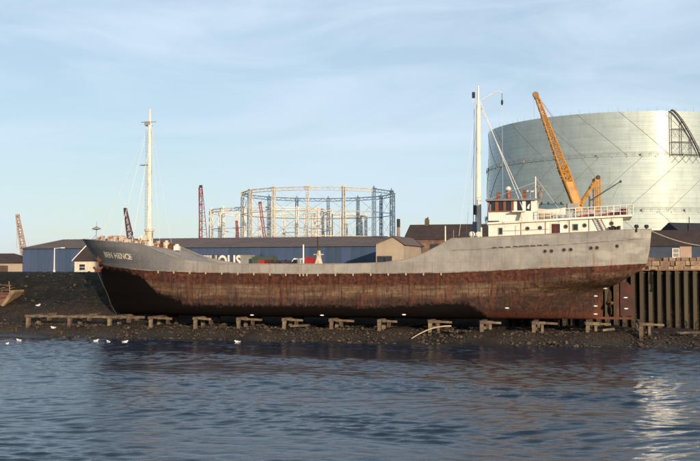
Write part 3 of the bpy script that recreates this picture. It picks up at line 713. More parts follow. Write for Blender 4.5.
# masts
def mast(px0, py0, pxt, pyt, o, r0, r1, name_lbl):
    a = Vector(SL(px0, py0, o)); c = Vector(SL(pxt, pyt, o)); q = MB(); q.tube(a, c.lerp(a, .12), r0, r1, 14); q.tube(c.lerp(a, .12), c, r1 * .6, r1 * .4, 10)
    m_ = q.obj("mast", white, ship); m_['label'] = name_lbl
    ld = MB(); n = int((c - a).length * .85 / .45)
    for sx in (-1, ):
        for dy in (-.18, .18): ld.tube(a + Vector((sx * (r0 + .22), dy, .4)), a.lerp(c, .85) + Vector((sx * (r1 + .22), dy, 0)), .022, .022, 4)
        for k in range(n):
            p = a.lerp(c, .03 + .82 * k / n); rr_ = r0 + (r1 - r0) * k / n + .22; ld.tube(p + Vector((sx * rr_, -.18, 0)), p + Vector((sx * rr_, .18, 0)), .016, .016, 4)
    ld.obj("mast_ladder", greybox, m_)
    return m_, a, c
fm, fa, fcp = mast(149.3, 243, 150, 109, 5.6, .38, .26, "white foremast behind the forecastle")
q = MB(); q.lathe(fa + Vector((0, 0, -.4)), [(.62, 0), (.62, .3), (.5, .4), (.5, 1.9), (.62, 2.0), (.62, 2.25), (.4, 2.3)], 12); q.box(fa + Vector((-.5, 0, 1.3)), (.25, .5, .5)); q.obj("mast_housing", cream, fm)
q = MB()
for py, w_ in ((122, 1.3), (126, .6)): z = SL(150, py, 5.6)[2]; q.tube((fcp.x - w_, 5.6, z), (fcp.x + w_ * .7, 5.6, z), .05)
z = SL(150, 165, 5.6)[2]; q.box((fcp.x - .7, 5.6, z), (1.2, .7, .08)); z = SL(150, 123.5, 5.6)[2]; q.box((fcp.x - .3, 5.6, z), (.8, .5, .5)); q.obj("crosstree", greybox, fm)
am, aa, acp = mast(478.3, 238, 478.3, 86, 5.6, .40, .27, "tall white mast forward of the wheelhouse")
q = MB(); z = SL(478, 103, 5.6)[2]; q.tube((acp.x - .15, 5.6, z), (acp.x - .75, 5.6, z + .15), .05); q.tube((acp.x - .75, 5.6, z), (acp.x - .75, 5.6, SL(478, 93, 5.6)[2]), .03)
q.tube((acp.x + .2, 5.6, SL(478, 101, 5.6)[2]), (SL(497.5, 91, 5.6)[0], 5.6, SL(497.5, 91, 5.6)[2]), .06)
q.tube((SL(497.5, 91, 5.6)[0], 5.6, SL(497.5, 91, 5.6)[2]), (SL(502, 93, 5.6)[0], 5.6, SL(502, 93, 5.6)[2]), .05); q.obj("gaff", white, am)
q = MB(); p = Vector(SL(502, 93, 5.6)); q.tube(p, p + Vector((0, 0, -.9)), .03); q.lathe(p + Vector((0, 0, -1.5)), [(.08, 0), (.14, .2), (.14, .5), (.06, .65)], 8); q.obj("hoist_block", black, am)
q = MB(); z = SL(478, 95, 5.6)[2]; q.box((acp.x - .6, 5.6, z), (.35, .35, .7)); q.obj("masthead_lamp", black, am); q = MB(); z = SL(478, 210, 5.6)[2]; q.box((acp.x - .45, 5.2, z), (.3, .5, 1.2)); q.obj("lamp_housing", black, am)
q = MB(); z = SL(476, 228, 5.6)[2]; q.box((SL(475, 228, 5.6)[0], 5.6, z), (.5, .9, 1.5)); q.obj("mast_locker", mat("blue_grey_locker", (.12, .14, .2)), am)
# rigging
def wire(p, q_, r=.022):
    rg = MB(); rg.tube(SL(*p), SL(*q_), r, r, 5); rg.obj('stay', stay_m, ship)
wire((480, 101, 5.6), (524, 212, 1.6), .045); wire((481, 108, 5.6), (528, 211, 9), .045)
wire((477, 99, 5.6), (459, 236, 1), .018); wire((477, 120, 5.6), (466, 236, 10), .018)
wire((148.5, 124, 5.6), (119, 239, 4.5), .03); wire((148.5, 126, 5.6), (100, 239, 5.6), .02); wire((151, 124, 5.6), (160, 244, .4), .015)
wire((151, 122, 5.6), (172, 246, 9), .015); wire((148.5, 150, 5.6), (132, 242, 1), .03)
wire((104, 222, 5.6), (82.5, 238, 5.6), .018); wire((502, 98, 5.6), (503, 198, 5.6), .012)
wire((117, 192, 6), (129, 209, 6), .012)
wire((536, 182, 2.2), (490, 199, 2.2), .015); wire((536, 178, 2.2), (563, 214, 1.2), .015)
# forecastle gear
q = MB(); a = Vector(SL(96, 240, 5.4)); c = Vector(SL(96.5, 230, 5.4))
q.tube(a + Vector((-.0, 0, -.3)), c, .06); q.tube(a + Vector((-.8, 0, -.1)), c + Vector((0, 0, -.6)), .035); q.lathe(c, [(.06, 0), (.62, .12), (.6, .2), (.05, .5)], 12); q.tube(c, c + Vector((0, 0, 1.1)), .03)
q.obj("bow_lantern", greybox, ship)
wl = MB(); p = Vector(SL(121, 241, 4.6))
wl.box(p + Vector((0, 0, -.2)), (2.4, 1.8, .5)); 
for dx in (-.8, 0, .8): wl.lathe(p + Vector((dx, -.9, .25)), [(.45, 0), (.45, .1), (.28, .12), (.28, .55), (.45, .57), (.45, .7)], 12, 'Y')
wl.tube(p + Vector((-1.3, -.6, .25)), p + Vector((1.3, -.6, .25)), .1)
wl.obj("windlass", mat("rusty_white_gear", (0.50, 0.43, 0.34), (0.22, 0.08, 0.05), 1.8, .75, lo=.44, hi=.58), ship)
mixg = MATS["rusty_white_gear"]
fc_rail = MB(); 
for k, px in enumerate(np.linspace(99, 148, 20)):
    py = np.interp(px, [82, 150, 175, 195], [238, 244, 247, 252.5]); o = float(np.interp(px, [99, 125, 150], [4.6, 2.0, .9])); p = Vector(SL(px, py, o)); hgt = random.uniform(.3, .8)
    if random.random() < .6: fc_rail.lathe(p + Vector((0, 0, -.4)), [(.11, 0), (.13, .3), (.1, .4 + hgt * .6), (.17, .45 + hgt * .6), (.15, .55 + hgt * .6)], 8)
    else: fc_rail.box(p + Vector((0, .3, 0)), (random.uniform(.3, .7), .5, hgt))
fc_rail.obj("deck_fitting", mixg, ship)
for px, w_, h_, mm in ((141.5, .55, 1.15, white), (145.5, .5, 1.2, cream), (163, .9, .7, rusty), (166.5, .6, .9, cream), (158, .7, .7, mixg), (171, .6, .6, rusty), (177, .7, .6, white)):
    py = np.interp(px, [82, 150, 175, 195], [238, 244, 247, 251]) + .4; p = Vector(SL(px, py, 2.6 if px < 150 else 7.5)); q = MB(); q.box(p + Vector((0, 0, h_ / 2 - .35)), (w_, .7, h_)); q.lathe(p + Vector((0, 0, h_ - .35)), [(w_ * .3, 0), (w_ * .45, .1), (w_ * .3, .25)], 10); q.obj("ventilator", mm, ship)
# vents and posts forward of the bridge
for px, h_ in ((472, .65), (478.5, .6)):
    p = Vector(SL(px, 237.6, 3)); q = MB(); q.lathe(p + Vector((0, 0, -.3)), [(.22, 0), (.22, .45), (.36, .5), (.36, .5 + h_ * .5), (.2, .7 + h_ * .5)], 12); q.obj("ventilator", white, ship)
p = Vector(SL(481.4, 237.5, 1)); q = MB(); q.tube(p, p + Vector((0, 0, 1.2)), .09); q.obj("rail_post", white, ship)
# hatch coaming with covers in the well deck
q = MB(); hs0 = SL(235, 265, 2)[0]; hs1 = SL(375, 265, 2)[0]; zd = float(np.interp(0, top_s, top_z)) - .9; q.bb(hs0, hs1, 2.2, 9.0, zd, zd + .55); hc = q.obj("hatch_coaming", greydeck, ship)
q = MB()
for k in range(14): x = hs0 + (hs1 - hs0) * k / 14; q.bb(x + .04, x + (hs1 - hs0) / 14 - .04, 2.3, 8.9, zd + .55, zd + .63)
q.obj("hatch_cover", rusty, hc)
# small vents above the midships bulwark: white post, derrick king-post with cross arm
p = Vector(SL(303.4, 264, 3)); q = MB(); q.tube(p + Vector((0, 0, -.8)), Vector(SL(303.4, 244.5, 3)), .11, .09); q.obj("vent_post", white, ship)
p = Vector(SL(318, 264, 4)); q = MB(); q.tube(p + Vector((-.0, 0, -.8)), Vector(SL(317.6, 236.5, 4)), .1, .08); kp = q.obj("hatch_post", mat("dark_brown_post", (.05, .025, .02)), ship)
q = MB(); z = SL(318, 254.5, 4)[2]; q.tube((p.x - .55, 3.9, z), (p.x + .75, 3.9, z), .07); q.prism([(p.x - .6, p.z - .6), (p.x + .8, p.z - .6), (p.x + .45, z - .6), (p.x + .3, z + .5), (p.x - .0, z + .5), (p.x - .2, z - .7)], 3.8, 4.05); q.obj("hatch_winch", mat("tan_white_gear", (0.62, 0.55, 0.42), (0.35, 0.22, 0.13), 1.6, .7, lo=.45, hi=.6), kp)

# derrick spar over the stern
q = MB(); a = Vector(SL(589.5, 201, 6)); c = Vector(SL(620.5, 181.5, 6)); base = Vector((a.x, 6, deck_z(a.x)))
q.tube(base, a + Vector((0, 0, .6)), .1); q.tube(a, c, .09, .06); q.lathe(c, [(.1, -.12), (.2, 0), (.1, .15)], 8, 'X'); q.tube(c, c + Vector((-.9, 0, -1.9)), .012); q.obj("stern_davit", mat("dark_grey_spar", (.10, .09, .085)), ship)
# lifeboat
w, s = dk(551, 5.4)
lb = thing("lifeboat", "white lifeboat with dark ridged cover on chocks behind the wheelhouse", "lifeboat", w, SF.rot())
def boat_mesh(L, B, D, sheer=.25, n=24, m=9):
    vs = []; fs = []
    for i in range(n + 1):
        u = -1 + 2 * i / n; bw = B / 2 * (1 - abs(u) ** 2.6); zt = D + sheer * u * u; zk = .25 * abs(u) ** 3 * D
        for j in range(m):
            a = math.pi * j / (m - 1); y = -math.cos(a) * max(bw, .02); z = zt - (zt - zk) * math.sin(a) ** .7
            vs.append((u * L / 2, y, z))
    for i in range(n):
        for j in range(m - 1): fs.append((i * m + j, (i + 1) * m + j, (i + 1) * m + j + 1, i * m + j + 1))
    return vs, fs
q = MB(); q.add(*boat_mesh(3.45 * 1.0, 1.9, .8)); bo = q.obj("hull", white, lb, True); bo.location = (0, 0, .55)
vs = []; fs = []; n = 20
for i in range(n + 1):
    u = -1 + 2 * i / n; bw = .97 * (1 - abs(u) ** 2.6); zt = .8 + .25 * u * u
    vs += [(u * 1.73, -bw - .02, zt + .55), (u * 1.73, -bw * .5, zt + .55 + .45 * (1 - u ** 4)), (u * 1.73, 0, zt + .55 + .72 * (1 - u ** 4)), (u * 1.73, bw * .5, zt + .55 + .45 * (1 - u ** 4)), (u * 1.73, bw + .02, zt + .55)]
    if i: 
        for j in range(4): fs.append(((i - 1) * 5 + j, i * 5 + j, i * 5 + j + 1, (i - 1) * 5 + j + 1))
q = MB(); q.add(vs, fs); q.obj("cover", tarp, lb, True)
q = MB(); q.tube((-1.5, 0, 2.0), (1.5, 0, 1.98), .07)
for x in (-1.1, -.3, .5, 1.2): q.lathe((x, 0, 2.0), [(.09, 0), (.13, .15), (.06, .28)], 8)
q.obj("cover_ridge", black, lb)
q = MB()
for x in (-1.0, 1.0): q.box((x, 0, .3), (.18, 1.3, .6)); 
q.obj("chock", greybox, lb)
q = MB(); q.box((0, -1.5, .6), (2.8, .05, .06)); 
# ------------------------------------------------------------------ mooring rope ashore
a = SF.world(*SL(650, 230.5, 4)[:2], SF.L(650, 230.5, 4)[2]); c = W(712, 247, 112)
q = MB(); pts = []
for k in range(25):
    p = a.lerp(c, k / 24); p.z -= .35 * math.sin(math.pi * k / 24); pts.append(tuple(p))
q.path(pts, .05); mr = q.obj("mooring_rope", rope_m); tag(mr, "pale mooring rope running from the ship's stern up to the quay", "rope")
q = MB(); q.lathe((c.x, c.y, GZ - .2), [(.3, 0), (.3, .2), (.2, .3), (.2, .9), (.34, 1.0), (.34, 1.2), (.2, c.z - GZ + .3)], 12); bo = q.obj("mooring_bollard", black); tag(bo, "black iron bollard on the quay holding the stern rope", "bollard")

# ------------------------------------------------------------------ timber berthing trestles
ORD = ["leftmost timber trestle on the mud well clear of the bow", "second timber trestle from the left, below the bow overhang", "third timber trestle from the left, under the bow", "fourth timber trestle from the left, where the hanging bow line ends",
       "fifth timber trestle from the left, below the start of the rusty hull", "sixth timber trestle from the left, beside the first white anode", "seventh timber trestle from the left, between two white anodes",
       "eighth timber trestle from the left, near the middle of the hull", "ninth timber trestle from the left, left of the curved pole", "tenth timber trestle from the left, behind the end of the curved pole",
       "eleventh timber trestle from the left, where the black hull patch ends", "twelfth timber trestle from the left, under the door of the white deckhouse", "thirteenth timber trestle from the left, just ahead of the propeller", "rightmost timber trestle, beside the rudder and sheet piles"]
bxs = [28, 69.5, 109.5, 150.5, 195, 238.5, 284, 331, 379.5, 430, 482, 534, 587.5, 641]
zt_b = 2.63
def wobbox(mb, a, c, w_, h_):
    """hewn timber from a to c, uneven section"""
    a, c = Vector(a), Vector(c); d = (c - a).normalized(); up = Vector((0, 0, 1)) if abs(d.z) < .9 else Vector((1, 0, 0)); sd_ = d.cross(up).normalized(); u2 = sd_.cross(d)
    vs = []; n = 4
    for k in range(n + 1):
        p = a.lerp(c, k / n); f = random.uniform(.88, 1.1); g = random.uniform(.88, 1.1)
        for x, y in ((-1, -1), (1, -1), (1, 1), (-1, 1)): vs.append(p + sd_ * x * w_ / 2 * f + u2 * y * h_ / 2 * g)
    fs = [(0, 1, 2, 3), (n * 4 + 3, n * 4 + 2, n * 4 + 1, n * 4)]
    for k in range(n):
        for i in range(4): j = (i + 1) % 4; fs.append((k * 4 + i, k * 4 + j, k * 4 + 4 + j, k * 4 + 4 + i))
    mb.add(vs, fs)
s_prev = None
for i, px in enumerate(bxs):
    s = SF.L(px, 320, -.8)[0]; 
    th_ = thing("timber_trestle", ORD[i], "trestle", SF.world(s, -.8, 1.0), SF.rot(), "timber trestles under the ship")
    zt = zt_b - Z0 + Z0 - 1.0
    q = MB(); wobbox(q, (0, -.3, zt - .17), (0, 8.0, zt - .17), .42 if i > 3 else .5, .34); q.obj("beam", timber, th_)
    for k, o in enumerate((0, 2.6, 5.2, 7.8)):
        q = MB(); wobbox(q, (random.uniform(-.06, .06), o, -.6), (random.uniform(-.12, .12), o, zt - .34), random.uniform(.3, .42) if i > 2 else .46, .42); q.obj("post", timber, th_)
    if i >= 9:
        q = MB(); wobbox(q, (.95, .5, -.6), (.9, .5, zt - .36), .3, .3); q.obj("post", timber, th_)
        q = MB(); wobbox(q, (-.35, .15, zt - .16), (1.25, .35, zt - .2), .4, .32); q.obj("cap_block", timber, th_)
    if i < 3:
        ln = SF.L(bxs[i + 1], 320, -.8)[0] - s
        q = MB(); wobbox(q, (-.3 if i == 0 else .25, -.12, zt - .14 + .02), (ln - .27 if i < 2 else ln - .8, -.12, zt - .12), .42, .30); q.obj("wale", timber, th_)
    if i >= 3:
        q = MB(); L_ = random.uniform(1.6, 2.8)
        wobbox(q, (.25, .3, zt - .16), (L_, .9, zt - .30), .32, .24); q.obj("spreader", timber, th_)
# keel blocks in the dark beneath the hull
# ------------------------------------------------------------------ sheet pile quay and rubble wall
pw = thing("sheet_pile_wall", "tall rust-brown steel sheet pile wall behind the ship's stern", "quay wall", SF.world(PILE_S0, PILE_O, 0), SF.rot())
PT = 8.42; pit = 1.06
pm = MB(); y1, y0 = .0, .42   # y0 back pan, y1 front pan
prof = [(0, .62), (.26, .62), (.36, 0), (.78, 0), (.88, .62), (pit - .012, .62)]
vs = [(x, y, z) for z in (0, 1) for x, y in prof] + [(x, y + .05, z) for z in (0, 1) for x, y in prof]
n = len(prof); fs = []
for k in range(n - 1):
    fs += [(k, k + 1, n + k + 1, n + k), (2 * n + k, 3 * n + k, 3 * n + k + 1, 2 * n + k + 1), (n + k, n + k + 1, 3 * n + k + 1, 3 * n + k)]
pm.add(vs, fs); pme = pm.mesh("sheet_pile", pilem)
for k in range(64):
    link("sheet_pile", pme, pw, (k * pit, random.uniform(-.03, .03), .2), 0, (1, 1, PT - .2 - random.uniform(0, .12)))
q = MB(); q.bb(-.1, 64 * pit, -.10, .75, PT + .01, PT + .16); q.obj("capping_beam", mat("rusty_cap", (0.26, 0.15, 0.09), (0.14, 0.07, 0.045), 1.1, .9, bump=.5), pw)
q = MB(); q.bb(-.05, 64 * pit, 0.70, .76, .1, PT); q.obj("backing_plate", black, pw)
# weed low on the piles as dark hanging tufts
q = MB()
for i in range(1900):
    s = random.uniform(0, 64 * pit); fr = s % pit
    if fr < .36 or fr > .76: continue
    z = random.uniform(1.1, 2.3) ; l_ = random.uniform(.15, .5); x = s
    q.add([(x, -.04, z), (x + .1, -.05, z), (x + .06, -.09, z - l_)], [(0, 1, 2)])
wd = q.obj("seaweed", mat("dark_weed", (0.03, 0.035, 0.014), (0.015, 0.018, 0.01), 3, .8), pw); wd['kind'] = 'stuff'
rw = thing("rubble_wall", "low broken rubble stone wall on top of the sheet piled quay", "stone wall", SF.world(PILE_S0, PILE_O + 1.1, PT + .02), SF.rot())
def stone_mesh(w_, h_, d_):
    q = MB(); bm = bmesh.new(); bmesh.ops.create_cube(bm, size=1); bmesh.ops.bevel(bm, geom=list(bm.edges), offset=.09, segments=1, affect='EDGES')
    for v in bm.verts: v.co = Vector((v.co.x * w_, v.co.y * d_, v.co.z * h_)) + Vector([random.uniform(-.035, .035) for _ in range(3)])
    me = bpy.data.meshes.new("stone_block"); bm.to_mesh(me); bm.free(); me.materials.append(stone); return me
sms = [stone_mesh(w_, h_, .5) for w_, h_ in ((.9, .55), (.62, .5), (1.15, .56), (.5, .48), (.75, .44))]
LW = 64 * pit
q = MB(); q.bb(0, LW, .12, .9, -.3, 1.2); q.bb(.5, LW, 2.0, 2.9, -.3, 1.62); q.obj("mortar_core", mortar, rw)
x = .1
for (yy, zz, gap) in ((-.02, .28, .06), (-.0, .85, .08), (1.9, 1.42, .12)):
    x = .2 + random.random() * .4
    while x < LW - .5:
        if zz > 1 and random.random() < .12: x += random.uniform(.5, 1.2); continue
        j = random.randrange(5); w_ = (.9, .62, 1.15, .5, .75)[j]
        o_ = link("stone_block", sms[j], rw, (x + w_ / 2, yy + random.uniform(-.06, .06), zz + random.uniform(-.03, .03)), random.uniform(-.04, .04)); o_.rotation_euler[1] = random.uniform(-.05, .05)
        x += w_ + gap * random.uniform(.5, 1.3)

# ------------------------------------------------------------------ sheds, houses
SH = Frame(205.0, R(17))
def shL(px, py, o=0): return SH.L(px, py, o)
a = shL(23, 250); e = shL(376, 244.5)
shed = thing("long_shed", "long low blue profiled-steel shed with brown hipped roof behind the ship", "shed", SH.world(a[0], 0, GZ), SH.rot())
LN = e[0] - a[0]; EZ = shL(200, 246.8)[2] - GZ; DEP = 26; RZ = SH.L(200, 238.0, DEP / 2)[2] - GZ
q = MB(); q.bb(0.05, LN, .06, DEP, -.5, EZ - .02); q.obj("wall_core", darkwall, shed)
NP = 46; pwid = LN / NP; pn = MB(); prof = []; nr = 6
for k in range(nr):
    x = pwid * k / nr; wv = pwid / nr; prof += [(x + .0, 0), (x + wv * .45, 0), (x + wv * .55, -.09), (x + wv * .92, -.09)]
prof += [(pwid - .03, 0)]
vs = [(x, y, z) for z in (-.3, EZ) for x, y in prof]; n = len(prof)
pn.add(vs, [(k, k + 1, n + k + 1, n + k) for k in range(n - 1)]); pnm = pn.mesh("wall_panel", bluewall)
for k in range(NP): link("wall_panel", pnm, shed, (k * pwid, random.uniform(-.015, .015), 0))
q = MB()
for k in range(0, NP, 1): q.bb(k * pwid - .06, k * pwid + .02, -.07, -.05 + .02, 0, EZ - .02)
q.obj("panel_joint", mat("pale_blue_trim", (0.09, 0.13, 0.20)), shed)
sL = SH.L(63, 240, DEP / 2)[0] - a[0]
vs = [(-.4, -.4, EZ), (LN + .4, -.4, EZ), (LN + .4, DEP + .4, EZ), (-.4, DEP + .4, EZ), (sL, DEP / 2, RZ), (LN - 1, DEP / 2, RZ)]
q = MB(); q.add(vs, [(0, 1, 5, 4), (3, 4, 5, 2), (0, 4, 3), (1, 2, 5), (0, 3, 2, 1)]); rfm = q.obj("roof", brownroof, shed)
q = MB(); 
for k in range(1, NP):
    x = k * pwid
    if x > sL: q.tube((x, -.4, EZ + .03), (x, DEP / 2, RZ + .03), .04, .04, 4)
q.obj("roof_rib", brownroof, rfm)
q = MB(); q.bb(-.45, LN + .4, -.52, -.40, EZ - .16, EZ + .06); q.obj("gutter", mat("grey_gutter", (.09, .09, .10)), shed)
tm = text_mesh("WAREHOUSE", 1.0, .035, 1.05); xs_ = [v.co.x for v in tm.vertices]; ys_ = [v.co.y for v in tm.vertices]
x0, x1, y0, y1 = min(xs_), max(xs_), min(ys_), max(ys_)
ta = shL(176, 267); tb = shL(247.5, 254.9)
for v in tm.vertices: v.co = (ta[0] - a[0] + (tb[0] - ta[0]) * (v.co.x - x0) / (x1 - x0), -.09, ta[2] - GZ + (tb[2] - ta[2]) * (v.co.y - y0) / (y1 - y0))
tm.materials.clear(); tm.materials.append(white); link("sign_lettering", tm, shed)
q = MB(); c1 = shL(200, 256); q.bb(ta[0] - a[0] - .6, tb[0] - a[0] + 1, -.075, -.055, ta[2] - GZ - .3, shL(200, 254)[2] - GZ); q.obj("sign_panel", mat("dull_brown_sign", (.075, .055, .06)), shed)

def gable_house(Y, th, px0, px1, pyb_eave, px_r, py_ridge, depth, wallm, roofm, label, name, cat, windows=(), ridge_along=True, wallz=None, barge=None, px_r2=None, overh=.3):
    fr = Frame(Y, th); a = fr.L(px0, pyb_eave); c = fr.L(px1, pyb_eave); ez = a[2] - GZ; L_ = c[0] - a[0]
    t_ = thing(name, label, cat, fr.world(a[0], 0, GZ), fr.rot())
    if ridge_along:   # ridge parallel to the front
        rz_ = fr.L((px0 + px1) / 2, py_ridge, depth / 2)[2] - GZ
        r0 = (fr.L(px_r, py_ridge, depth / 2)[0] - a[0]) if px_r is not None else 0; r1 = (fr.L(px_r2, py_ridge, depth / 2)[0] - a[0]) if px_r2 else L_
        q = MB(); q.bb(0, L_, 0, depth, -.5, ez); 
        q.add([(0, 0, ez), (0, depth, ez), (max(r0, 0), depth / 2, rz_ - .1), (L_, 0, ez), (L_, depth, ez), (r1, depth / 2, rz_ - .1)], [(0, 1, 2), (3, 5, 4)]); q.obj("wall", wallm, t_)
        q = MB(); e_ = overh
        for z_ in (0,):
            vs = [(-e_, -e_, ez - .05), (L_ + e_, -e_, ez - .05), (L_ + e_, depth + e_, ez - .05), (-e_, depth + e_, ez - .05), (r0 - (e_ if r0 <= 0.01 else 0), depth / 2, rz_), (r1 + (e_ if r1 >= L_ - .01 else 0), depth / 2, rz_)]
            vs2 = [(x, y, z + .14) for x, y, z in vs]
            q.add(vs + vs2, [(6, 7, 11, 10), (9, 10, 11, 8), (6, 10, 9), (7, 8, 11), (0, 4, 5, 1), (3, 2, 5, 4), (0, 1, 7, 6), (1, 2, 8, 7), (2, 3, 9, 8), (3, 0, 6, 9)] )
        roof = q.obj("roof", roofm, t_)
        if barge:
            q = MB()
            for y_ in (0,): 
                A = Vector((r0 - e_ - .03, depth / 2, rz_ + .1)); B = Vector((-e_ - .03, -e_, ez + .02)); q.tube(A, B, .16, .16, 4)
            q.obj("barge_board", barge, roof)
    else:             # gable faces the river
        rx = fr.L(px_r, py_ridge)[0] - a[0]; rz_ = fr.L(px_r, py_ridge)[2] - GZ
        q = MB(); q.prism([(0, -.5), (L_, -.5), (L_, ez), (rx, rz_ - .12), (0, ez)], 0, depth); q.obj("wall", wallm, t_)
        q = MB(); q.prism([(-.35, ez - .18), (rx, rz_ - .02), (L_ + .35, ez - .18), (L_ + .35, ez + .0), (rx, rz_ + .17), (-.35, ez + .0)], -.3, depth + .3); roof = q.obj("roof", roofm, t_)
    for (wx0, wy0, wx1, wy1, mm, nm) in windows:
        A = fr.L(wx0, wy1); B = fr.L(wx1, wy0); q = MB(); q.bb(A[0] - a[0], B[0] - a[0], -.05, .03, A[2] - GZ, B[2] - GZ); w_ = q.obj(nm, mm, t_)
        if nm == "window":
            f_ = .12; X0, X1, Z0_, Z1 = A[0] - a[0], B[0] - a[0], A[2] - GZ, B[2] - GZ; q = MB(); q.bb(X0 - f_, X1 + f_, -.12, -.02, Z1, Z1 + f_); q.bb(X0 - f_, X1 + f_, -.16, -.02, Z0_ - f_, Z0_)
            q.bb(X0 - f_, X0, -.12, -.02, Z0_, Z1); q.bb(X1, X1 + f_, -.12, -.02, Z0_, Z1); q.bb(X0, X1, -.09, -.04, (Z0_ + Z1) / 2 - .05, (Z0_ + Z1) / 2 + .05); q.obj("frame", white, w_)
    return t_, fr, a, ez, L_
# gabled tan shed at the right end of the long shed
g1 = gable_house(186, R(17), 376, 403.5, 244.3, 393, 236.5, 16, tanwall, brownroof, "tan gable-ended shed adjoining the right end of the long blue shed", "gabled_shed", "shed",
                 ((377, 256, 392, 270, darkwall, "loading_door"),), ridge_along=False)
# brown roofed house
bh = gable_house(214, R(14), 405, 487, 239.5, 410, 225.0, 11, pinkwall, tileroof, "old brown-roofed brick building rising behind the ship's sloping after deck", "brick_building", "building",
                 ((410, 246, 419, 262, darkwall, "doorway"), (430, 244, 446, 262, darkwall, "doorway")), px_r2=487)
fr = bh[1]; 
q = MB(); p = fr.L(427, 224, 5.5); q.bb(p[0] - bh[2][0] - .45, p[0] - bh[2][0] + .45, 5.1, 5.9, p[2] - GZ - .8, p[2] - GZ + 1.0); q.lathe((p[0] - bh[2][0] - .15, 5.5, p[2] - GZ + 1.0), [(.2, 0), (.24, .25), (.18, .3)], 8); q.lathe((p[0] - bh[2][0] + .2, 5.5, p[2] - GZ + 1.0), [(.16, 0), (.16, .5)], 8)
q.obj("chimney", mortar, bh[0])
# left side: small brown building and white house
lb1 = gable_house(215, R(10), -30, 22.5, 263.2, None, 254.0, 12, tanwall, tileroof, "low brown-roofed store at the far left edge beyond the mud bank", "store_building", "building",
                  ((-4, 265.5, 8, 275, mat("brown_boards", (.10, .06, .045)), "loading_door"),), px_r2=14)
wh1 = gable_house(172, R(17), 74.5, 112, 261, None, 246.5, 9, plaster, tileroof, "small white cottage with dark roof just behind the bow", "white_cottage", "house",
                  ((79.5, 264.3, 85.3, 270, glass, "window"), ), barge=white)
# buildings right of the stern
rb = gable_house(165, R(14), 636, 716, 246.0, None, 231.0, 10, mat("dark_blue_boards", (.05, .065, .10), (.035, .045, .07), .6, .8), tileroof, "dark boarded yard store with brown roof between the stern and quay wall", "yard_store", "building",
                 ((673, 249, 678.5, 257, greybox, "window"), (680, 245.8, 691.5, 262, mat("pinkish_tan_door", (.42, .30, .22), (.34, .24, .17), .8, .8), "sliding_door")))
q = MB(); fr = rb[1]; p = fr.L(689.3, 231, 5); x = p[0] - rb[2][0]; q.tube((x, 5, p[2] - GZ - .5), (x, 5, fr.L(689.3, 224, 5)[2] - GZ), .28, .28, 10); q.tube((x, 5, fr.L(689.3, 224, 5)[2] - GZ), (x, 5, fr.L(689.3, 217, 5)[2] - GZ), .07); q.tube((x - .35, 5, fr.L(689.3, 224, 5)[2] - GZ), (x + .35, 5, fr.L(689.3, 224, 5)[2] - GZ), .1); q.obj("chimney", black, rb[0])
rb2 = gable_house(140, R(-20), 694, 760, 243.0, None, 224.5, 12, darkwall, mat("black_roof", (.03, .03, .034), (.02, .02, .022), 1, .85), "black-roofed building cut off by the right edge of the picture", "dark_building", "building", ())
# ------------------------------------------------------------------ yard clutter between shed and ship
def container(px0, px1, pyt, Y, m, label, th=R(17), h=None, d=2.4, name="shipping_container", cat="container"):
    fr = Frame(Y, th); a = fr.L(px0, pyt); c = fr.L(px1, pyt); L_ = c[0] - a[0]; H = a[2] - GZ
    t_ = thing(name, label, cat, fr.world(a[0], 0, GZ), fr.rot()); q = MB(); q.bb(0.05, L_ - .05, .05, d, 0.02, H - .03); n = max(3, int(L_ / .35))
    for k in range(n): x = .08 + (L_ - .2) * k / n; q.bb(x, x + (L_ - .2) / n * .5, 0, .05, .1, H - .1)
    q.obj("body", m, t_); q = MB()
    for x in (0, L_ - .12): q.bb(x, x + .12, -.02, .12, 0, H)
    q.bb(.12, L_ - .12, -.02, .1, H - .12, H); q.bb(.12, L_ - .12, -.02, .1, 0.0, .14); q.obj("frame", m, t_); return t_
container(240.5, 250.5, 255, 190, greybox, "grey site cabin in front of the end of the white wall lettering")
container(252, 273, 256.5, 188, greenpaint, "faded green container to the left of the black scrap heap")
container(258, 264.5, 260.3, 184, redbox, "small red skip in front of the left half of the green container", name="waste_skip", cat="skip")
container(265.5, 270.5, 259.8, 184, darkred, "dark red bin in front of the right half of the green container", name="scrap_bin", cat="bin")
container(305, 311, 257.2, 182, redbox, "bright red box container next to the white vent post amidships")
# scrap heap
q = MB()
for i in range(170):
    x = random.gauss(0, 2.3); hh = max(0, 1.9 * (1 - (abs(x) / 5.0) ** 1.6)); p = W(283 , 270, 186); q.box((p.x + x, p.y + random.uniform(-1.5, 1.5), GZ + random.uniform(0, hh + .2)), (random.uniform(.3, 1.3), random.uniform(.2, .8), random.uniform(.1, .7)), random.uniform(0, 3), random.uniform(-.8, .8))
hp = q.obj("scrap_heap", scrap_m); tag(hp, "heap of black scrap metal in front of the blue shed", "scrap heap", kind='stuff')
# white van roof
p = W(296, 262, 188); van = thing("parked_van", "white van parked at the right end of the black scrap heap", "van", (p.x, p.y, GZ), -R(17))
q = MB(); q.prism([(-1.0, .4), (2.2, .4), (2.2, 2.6), (-.1, 2.7), (-.8, 1.7), (-1.6, 1.4), (-1.6, .4)], -.9, .9); q.obj("body", white, van)
q = MB(); q.prism([(-.12, 2.4), (.6, 2.4), (.6, 1.7), (-.68, 1.7)], -.92, .92); q.obj("window", glass, van)
for x in (-1.0, 1.5):
    q = MB(); q.lathe((x, -.8, .36), [(.34, -.1), (.36, 0), (.36, .14), (.2, .16)], 14, 'Y'); q.obj("wheel", black, van)
